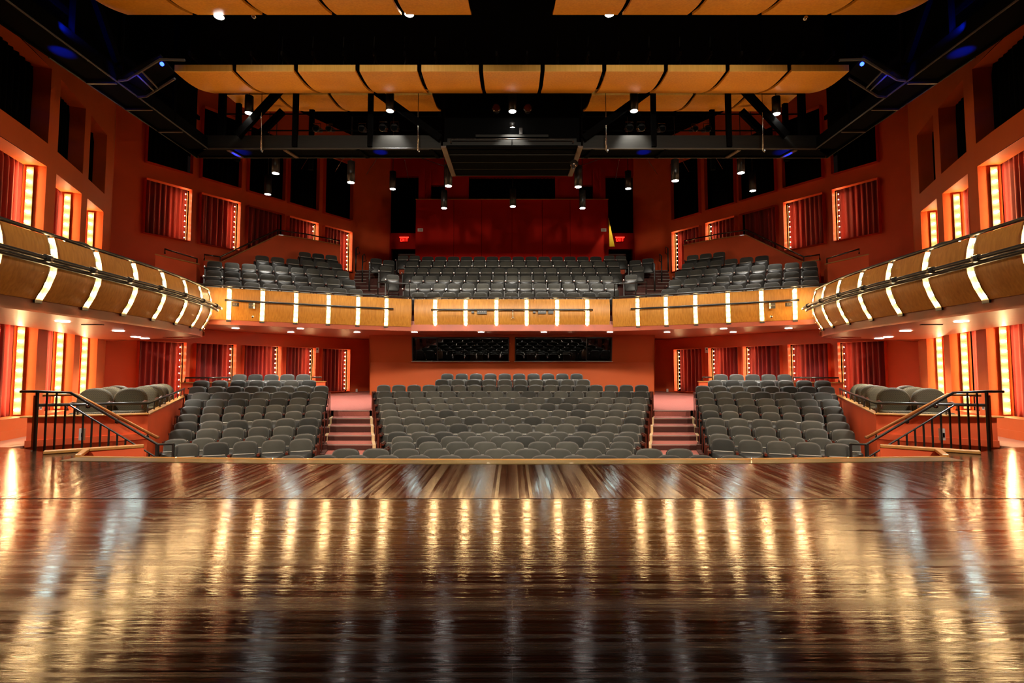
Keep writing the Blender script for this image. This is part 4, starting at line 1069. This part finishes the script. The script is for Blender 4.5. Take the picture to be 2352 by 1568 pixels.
for u, v, Y, nm in ((633, 398, 15, 'far left, upper of the pair'), (615, 446, 17, 'far left, lower of the pair'), (806, 419, 15, 'over the left balcony aisle'), (902, 434, 18, 'in front of the left black opening'), (1030, 427, 15, 'hanging left of the louvres'),
                    (1020, 478, 18, 'left one on the projection box face'), (1178, 474, 18, 'middle one on the projection box face'), (1338, 478, 18, 'right one on the projection box face'), (1328, 429, 15, 'hanging right of the louvres'),
                    (1443, 433, 18, 'in front of the right black opening'), (1551, 415, 15, 'over the right balcony aisle'), (1702, 397, 15, 'far right, upper of the pair'), (1729, 438, 17, 'far right, lower of the pair')):
    p = atY(u, v, Y); can_light(p, .11, .62, f'slim black hanging can light, {nm}', 'can lights over the balcony', HALL_W)

# ------------------------------------------------------------------ ceiling clouds
def cloud(x0, x1, y0, y1, z0, z1, sag, label, group, edge=.14, ysk0=0, ysk1=0):
    t = thing('ceiling_panel', label, 'ceiling panel', ((x0 + x1) / 2, y0, z0), 0, group)
    n, m = 8, 10; g = .045
    X = [x0 + g + (x1 - x0 - 2 * g) * i / n for i in range(n + 1)]
    def zb(j): f = j / m; return z0 + (z1 - z0) * f - sag * math.sin(PI * f) 
    low = [[(x, y0 + (y1 - y0) * j / m, zb(j)) for x in X] for j in range(m + 1)]
    top = [[(x, y0 + (y1 - y0) * j / m, zb(j) + .05) for x in X] for j in range(m + 1)]
    mb = MB(); mb.grid(low); mb.grid([r[::-1] for r in top])
    for k in (0, n): mb.grid([[low[j][k] for j in range(m + 1)], [top[j][k] for j in range(m + 1)]])
    mb.grid([low[m], top[m]]); mb.build('curved_underside', 'maple_cloud', t, True)
    MB().box(X[0], X[-1], y0 - .03, y0, z0 - .0, z0 + edge).build('front_edge', 'maple_edge', t)
    rb = MB(); 
    for x in (x0 + (x1 - x0) * .25, x0 + (x1 - x0) * .75): rb.box(x - .02, x + .02, y0, y1, max(z0, z1) + .06, max(z0, z1) + .14)
    rb.build('support_rib', 'black_metal', t)
    h = MB()
    for x in (x0 + (x1 - x0) * .25, x0 + (x1 - x0) * .75): h.tube([(x, y0 + .05, z0 + edge), (x + .01, y0 + .05, z0 + .3), (x - .01, y0 + .05, z0 + .55), (x, y0 + .05, z0 + .8)], .012, 5)
    h.build('hanger_chain', 'dark_chrome', t)
pw_ = 1.29
for i in range(11):
    x0 = -7.1 + i * pw_; cloud(x0, x0 + pw_, 10.6, 12.02, 7.60, 7.92, .10, f'curved wood ceiling panel in the middle row, {ORD[i + 1]} from left', 'middle row of wood ceiling panels')
for i in range(5):
    for s, sn in SIDES:
        xa = -.72 - (i + 1) * 1.31; xb = -.72 - i * 1.31
        if s > 0: xa, xb = -xb, -xa
        cloud(xa, xb, 8.05, 9.45, 7.72, 8.03, .10, f'curved wood ceiling panel in the front row, {ORD[i + 1]} outward on the {sn}', 'front row of wood ceiling panels')
for i in range(4):
    for s, sn in SIDES:
        xa = -1.98 - (i + 1) * 1.33; xb = -1.98 - i * 1.33
        if s > 0: xa, xb = -xb, -xa
        cloud(xa, xb, 12.9, 14.5, 8.35, 8.75, .10, f'curved wood ceiling panel in the rear row, {ORD[i + 1]} outward on the {sn}', 'rear row of wood ceiling panels')
for u, v, nm, px in ((503, 38, 'leftmost', 1), (940, 32, 'left of centre', 1), (1400, 32, 'right of centre', 1)):
    p = atY(u, v, 9.5); can_light(p, .10, .2, f'bright lamp at the edge of the front row of wood panels, {nm}', 'lamps by the front wood panels', 60, top=p.z + .5, angle=100)
for u, v in ((583, 37), (1850, 41)):
    p = atY(u, v, 9.5); nm = 'left' if u < 1176 else 'right'
    tag(MB().sphere(p, .05, 10, 6).build('small_dome', 'steel', None, True), f'small dark round fitting under the {nm} front wood panels', 'fitting')

# ------------------------------------------------------------------ catwalk
def part(mb, name, mat, t, **k): return mb.build(name, mat, t, **k)
t = thing('catwalk', 'black steel catwalk hung in a U over the stalls', 'catwalk', (0, 12.6, 6.8))
part(MB().box(-7.6, -1.75, 12.56, 12.6, 6.8, 7.15), 'girder', 'girder_metal', t)
part(MB().box(1.75, 7.6, 12.56, 12.6, 6.8, 7.15), 'girder', 'girder_metal', t)
for x0, x1 in ((-8.0, -1.75), (1.75, 8.0)):
    part(MB().box(x0, x1, 13.02, 13.06, 6.8, 7.1), 'girder', 'catwalk_black', t)
    part(MB().box(x0, x1, 12.6, 13.02, 6.83, 6.86), 'deck', 'catwalk_black', t)
for s, sn in SIDES:
    part(MB().prism([side(s, (-7.46, 7.2)), side(s, (-7.5, 12.6)), side(s, (-7.54, 12.6)), side(s, (-7.5, 7.2))], 6.8, 7.1), 'girder', 'catwalk_black', t)
    part(MB().prism([side(s, (-8.03, 7.2)), side(s, (-8.03, 13.06)), side(s, (-8.07, 13.06)), side(s, (-8.07, 7.2))], 6.8, 7.1), 'girder', 'catwalk_black', t)
    part(MB().prism([side(s, (-7.5, 7.2)), side(s, (-7.5, 12.6)), side(s, (-8.03, 13.0)), side(s, (-8.03, 7.2))], 6.83, 6.86), 'deck', 'catwalk_black', t)
    part(MB().tube([side(s, (-7.46, 7.2, 6.81)), side(s, (-7.48, 12.54, 6.81)), side(s, (-1.7, 12.54, 6.81))], .018, 5), 'edge_pipe', 'edge_steel', t)
    part(MB().tube([side(s, (-8.07, 8.8, 6.80)), side(s, (-8.07, 13.08, 6.80)), side(s, (-1.7, 13.08, 6.80))], .014, 5), 'edge_pipe', 'edge_steel', t)
    # cross members under the deck
    for x in (-7.0, -5.6, -3.8, -2.0): part(MB().obox(side(s, (x, 12.58, 6.79)), side(s, (x + .12, 13.05, 6.79)), .09, .03), 'cross_member', 'channel_brown' if x in (-7.0, -5.6) else 'catwalk_black', t)
    for y in (9.6, 10.6, 11.6): part(MB().obox(side(s, (-7.5, y, 6.79)), side(s, (-8.05, y, 6.79)), .05, .03), 'cross_member', 'edge_steel', t)
    # side working platform
    fr_ = [(-7.4, 9.5), (-7.15, 9.42), (-6.2, 8.88), (-5.6, 8.9), (-5.9, 9.45), (-6.35, 9.5), (-7.25, 10.1), (-7.45, 10.1)]
    pts = [(-7.40, 9.53, 6.8), (-7.22, 9.50, 6.8), (-6.17, 8.86, 6.8), (-5.75, 8.88, 6.8)]
    part(MB().tube([side(s, p) for p in pts], .022, 6), 'platform_frame', 'edge_steel', t)
    pts = [(-7.46, 10.12, 6.8), (-7.28, 10.1, 6.8), (-6.3, 9.46, 6.8)]
    part(MB().tube([side(s, p) for p in pts], .022, 6), 'platform_frame', 'edge_steel', t)
    part(MB().prism([side(s, p) for p in ((-7.4, 9.55), (-6.2, 8.9), (-6.3, 9.45), (-7.3, 10.08))], 6.9, 6.93), 'platform_deck', 'catwalk_black', t)
    for f in (.35, .5): part(MB().tube([side(s, Vector((-7.3, 9.53, 6.8)).lerp(Vector((-6.2, 8.88, 6.8)), f)), side(s, Vector((-7.3, 10.1, 6.8)).lerp(Vector((-6.3, 9.5, 6.8)), f * .9))], .015, 5), 'platform_frame', 'edge_steel', t)
    # hangers and braces
    for u, v0, D, wd in ((512, 218, 12.62, .16), (680, 225, 12.55, .12), (852, 225, 12.55, .12), (550, 215, 13.4, .12), (717, 248, 14.0, .12)):
        p = side(s, atY(u, v0, D)); part(MB().box(p.x - wd / 2, p.x + wd / 2, D - .05, D + .05, 6.85, p.z + .6), 'hanger_post', 'catwalk_black', t)
    for (u0, v0), (u1, v1), D in (((645, 205), (545, 312), 12.45), ((860, 208), (1012, 318), 12.45), ((650, 255), (600, 305), 13.6)):
        part(MB().obox(side(s, atY(u0, v0, D)), side(s, atY(u1, v1, D)), .12, .16), 'diagonal_brace', 'catwalk_black', t)
    for v in (262, 300):
        a, b = side(s, atY(520, v, 13.3)), side(s, atY(1015, v, 13.3)); part(MB().tube([a, b], .018, 5), 'guard_pipe', 'catwalk_black', t)
    a, b = side(s, atY(800, 262, 13.0)), side(s, atY(1018, 262, 13.0)); part(MB().obox(a, b, .05, .12), 'guard_beam', 'catwalk_black', t)
    for y, z in ((7.5, 7.9), (8.6, 7.9), (9.7, 7.9), (11.3, 7.9)):
        part(MB().tube([side(s, (-7.52, y, 6.85)), side(s, (-7.52, y, 11.9))], .05, 6), 'hanger_post', 'catwalk_black', t)
    part(MB().obox(side(s, (-7.5, 8.0, 9.5)), side(s, (-7.5, 9.6, 7.2)), .1, .12), 'diagonal_brace', 'catwalk_black', t)
    part(MB().obox(side(s, (-7.75, 7.4, 7.6)), side(s, (-7.75, 12.6, 7.6)), .04, .10), 'guard_beam', 'catwalk_black', t)
    tag(MB().prism([side(s, (-8.12, 6.5)), side(s, (-8.12, 13.1)), side(s, (-8.2, 13.1)), side(s, (-8.2, 6.5))], 7.15, 12).build('black_drape', 'black'), f'tall added black sheet hiding the wall along the {sn} leg of the catwalk', 'curtain')  # added sheet that hides the lit upper wall and blocks light
    # drop rods with shiny hooks
    for k, u in enumerate((600, 960)):
        p = side(s, atY(u, 282, 12.4)); q = side(s, atY(u, 346, 12.4))
        h = thing('drop_rod', f'bright metal drop rod in front of the {sn} catwalk girder, {["outer", "inner"][k]}', 'rod', q, 0, 'catwalk drop rods')
        MB().tube([p + Vector((0, 0, 4.6)), p + Vector((0, 0, .2)), q], [.005, .008, .016], 6).build('rod', 'steel', h, True)
        MB().tube([q, q + Vector((.03, -.02, -.04)), q + Vector((.05, 0, .02))], .016, 6).build('hook', 'steel', h, True)
    # spotlights
    for k, (u, v, D, r, nm, mt) in enumerate(((880, 294, 13.1, .10, 'brighter one of the close pair', 'steel'), (907, 294, 13.1, .10, 'inner one of the close pair', 'dark_chrome'), (832, 296, 13.1, .09, 'third from the centre box', 'dark_chrome'),
                                              (728, 296, 13.3, .09, 'outermost but one', 'dark_chrome'), (757, 296, 13.3, .08, 'fourth from the centre box', 'dark_chrome'))):
        p = side(s, atY(u, v, D)); h = thing('spotlight', f'dark theatre spotlight on the {sn} rear catwalk, {nm}', 'spotlight', p, 0, 'catwalk spotlights')
        MB().tube([p + Vector((0, -.06, -.02)), p + Vector((0, -.02, .0)), p + Vector((0, .3, .10))], [r, r * .95, r * .6], 14).build('body', 'black_metal', h, True)
        MB().tube([p + Vector((0, -.075, -.02)), p + Vector((0, -.05, -.02))], [r * 1.05, r * 1.05], 14).build('lens_ring', mt, h, True)
        MB().tube([p + Vector((0, -.08, -.02)), p + Vector((0, -.076, -.02))], r * .8, 14).build('lens', 'black', h)
        MB().tube([p + Vector((-r, 0, 0)), p + Vector((-r, 0, r * 1.6)), p + Vector((r, 0, r * 1.6)), p + Vector((r, 0, 0))], .01, 5).build('yoke', 'dark_chrome', h)
    # blue running lights
    for loc, pwr, aim in (((-6.75, 9.3, 6.62), 40, (-7.2, 9.6, 6.9)), ((-7.0, 12.85, 6.5), 120, (-6.8, 12.8, 6.9)), ((-3.3, 12.85, 6.5), 120, (-3.3, 12.8, 6.9)), ((-7.75, 8.6, 6.5), 150, (-7.75, 8.7, 6.9))):
        L_ = lamp('SPOT', side(s, loc), pwr, (.0, .02, 1.0), .03, aim=side(s, aim), angle=60)
    p = side(s, Vector(atZ(372, 147, 6.85)))
    tag(MB().sphere(p, .035, 8, 6).build('blue_light', 'blue_led', None, True), f'small blue running light on the {sn} catwalk platform', 'light', 'blue running lights')
    # wall side blue patch light
    lamp('SPOT', side(s, (-7.4, 8.3, 7.0)), 70, (0, .02, 1.0), .05, aim=side(s, (-7.7, 8.8, 7.4)), angle=90)

# centre black box and louvre bank
t = thing('lift_box', 'large black box hung in the middle of the rear catwalk', 'box', (0, 12.7, 7.0))
a = atY(1018, 212, 12.7)
part(MB().box(-1.68, 1.68, 12.7, 14.2, 7.0, 8.3), 'housing', 'black', t)
part(MB().box(-1.6, 1.6, 12.62, 12.7, 6.98, 7.1), 'lower_lip', 'girder_metal', t)
part(MB().box(-.9, .9, 12.60, 12.72, 7.13, 7.19), 'shelf', 'girder_metal', t)
part(MB().tube([(-1.5, 12.5, 6.93), (-1.5, 12.5, 7.03), (1.5, 12.5, 7.03), (1.5, 12.5, 6.93)], .014, 5), 'handrail', 'dark_chrome', t)
part(MB().box(-.01, .01, 12.52, 12.56, 6.82, 7.02), 'divider', 'black', t)
part(MB().box(.18, .26, 12.6, 12.7, 7.2, 7.36), 'junction_box', 'black_metal', t)
part(MB().box(-1.7, 1.7, 12.56, 12.6, 6.8, 6.98), 'girder', 'girder_metal', t)
t = thing('louvre_bank', 'black louvred panel bank under the centre box', 'louvres', (0, 13.2, 6.78))
for k in range(4):
    y0 = 12.4 + k * .47; part(MB().box(-1.6, 1.6, y0 + .02, y0 + .45, 6.8, 6.84), 'louvre_blade', 'catwalk_black', t)
    part(MB().tube([(-1.6, y0 + .46, 6.79), (1.6, y0 + .46, 6.79)], .012, 5), 'blade_edge', 'edge_steel', t)
for s, sn in SIDES: part(MB().obox(side(s, (-1.66, 12.37, 6.78)), side(s, (-1.62, 14.25, 6.78)), .12, .04), 'side_channel', 'channel_brown', t)
for s, sn in SIDES:
    p = side(s, atY(1140, 250, 12.5)); h = thing('spotlight', f'dim round spotlight {sn} of the central can light', 'spotlight', p, 0, 'catwalk spotlights')
    MB().tube([p + Vector((0, -.05, 0)), p + Vector((0, .19, .05))], [.11, .08], 14).build('body', 'black_metal', h, True)
    MB().tube([p + Vector((0, -.065, 0)), p + Vector((0, -.045, 0))], .115, 14).build('lens_ring', 'dark_chrome', h, True)
    MB().tube([p + Vector((0, -.07, 0)), p + Vector((0, -.066, 0))], .085, 14).build('lens', 'cherry_wood', h)
# horn speaker at the right end of the louvres
p = atY(1317, 380, 13.0); h = thing('horn_speaker', 'round grey horn speaker hanging at the right end of the louvres', 'speaker', p)
MB().tube([p + Vector((0, -.12, 0)), p + Vector((0, -.02, 0)), p + Vector((0, .15, 0))], [.10, .06, .03], 16).build('horn', 'girder_metal', h, True)
MB().tube([p + Vector((0, -.125, 0)), p + Vector((0, -.11, 0))], .105, 16).build('rim', 'dark_chrome', h, True)
MB().sphere(p + Vector((0, -.13, 0)), .022, 8, 6).build('centre_cap', 'steel', h, True)
MB().tube([p + Vector((.0, 0, .05)), p + Vector((.02, 0, .2))], .012, 6).build('bracket', 'dark_chrome', h)
# thin tie wires behind the catwalk
for s, sn in SIDES:
    for k, (a, b) in enumerate((((870, 358), (842, 400)), ((930, 368), (938, 410)), ((965, 362), (1028, 384)), ((708, 362), (692, 388)), ((790, 360), (770, 394)))):
        o = MB().tube([side(s, atY(*a, 14.0)), side(s, atY(*b, 15.5))], .008, 5).build('tie_wire', 'dark_chrome'); tag(o, f'thin tie wire behind the {sn} rear catwalk, {["next to the inner one", "second from the louvres", "slanting inward by the louvres", "outermost", "second from outside"][k]}', 'wire', 'catwalk tie wires')
    # open trusses above the projection box
    t = thing('truss', f'dim red steel truss above the {sn} part of the projection box', 'truss', side(s, (-3.9, 24.3, 9.0)), 0, 'trusses over the projection box')
    for x in (-4.2, -3.9): MB().box(*sorted((side(s, (x, 0)).x, side(s, (x + .05, 0)).x)), 24.3, 24.36, 9.06, 11.0).build('upright', 'crimson_paint', t)
    for z in (9.2, 9.8, 10.4): MB().obox(side(s, (-4.15, 24.33, z)), side(s, (-3.88, 24.33, z + .5)), .04, .04).build('lacing', 'crimson_paint', t)
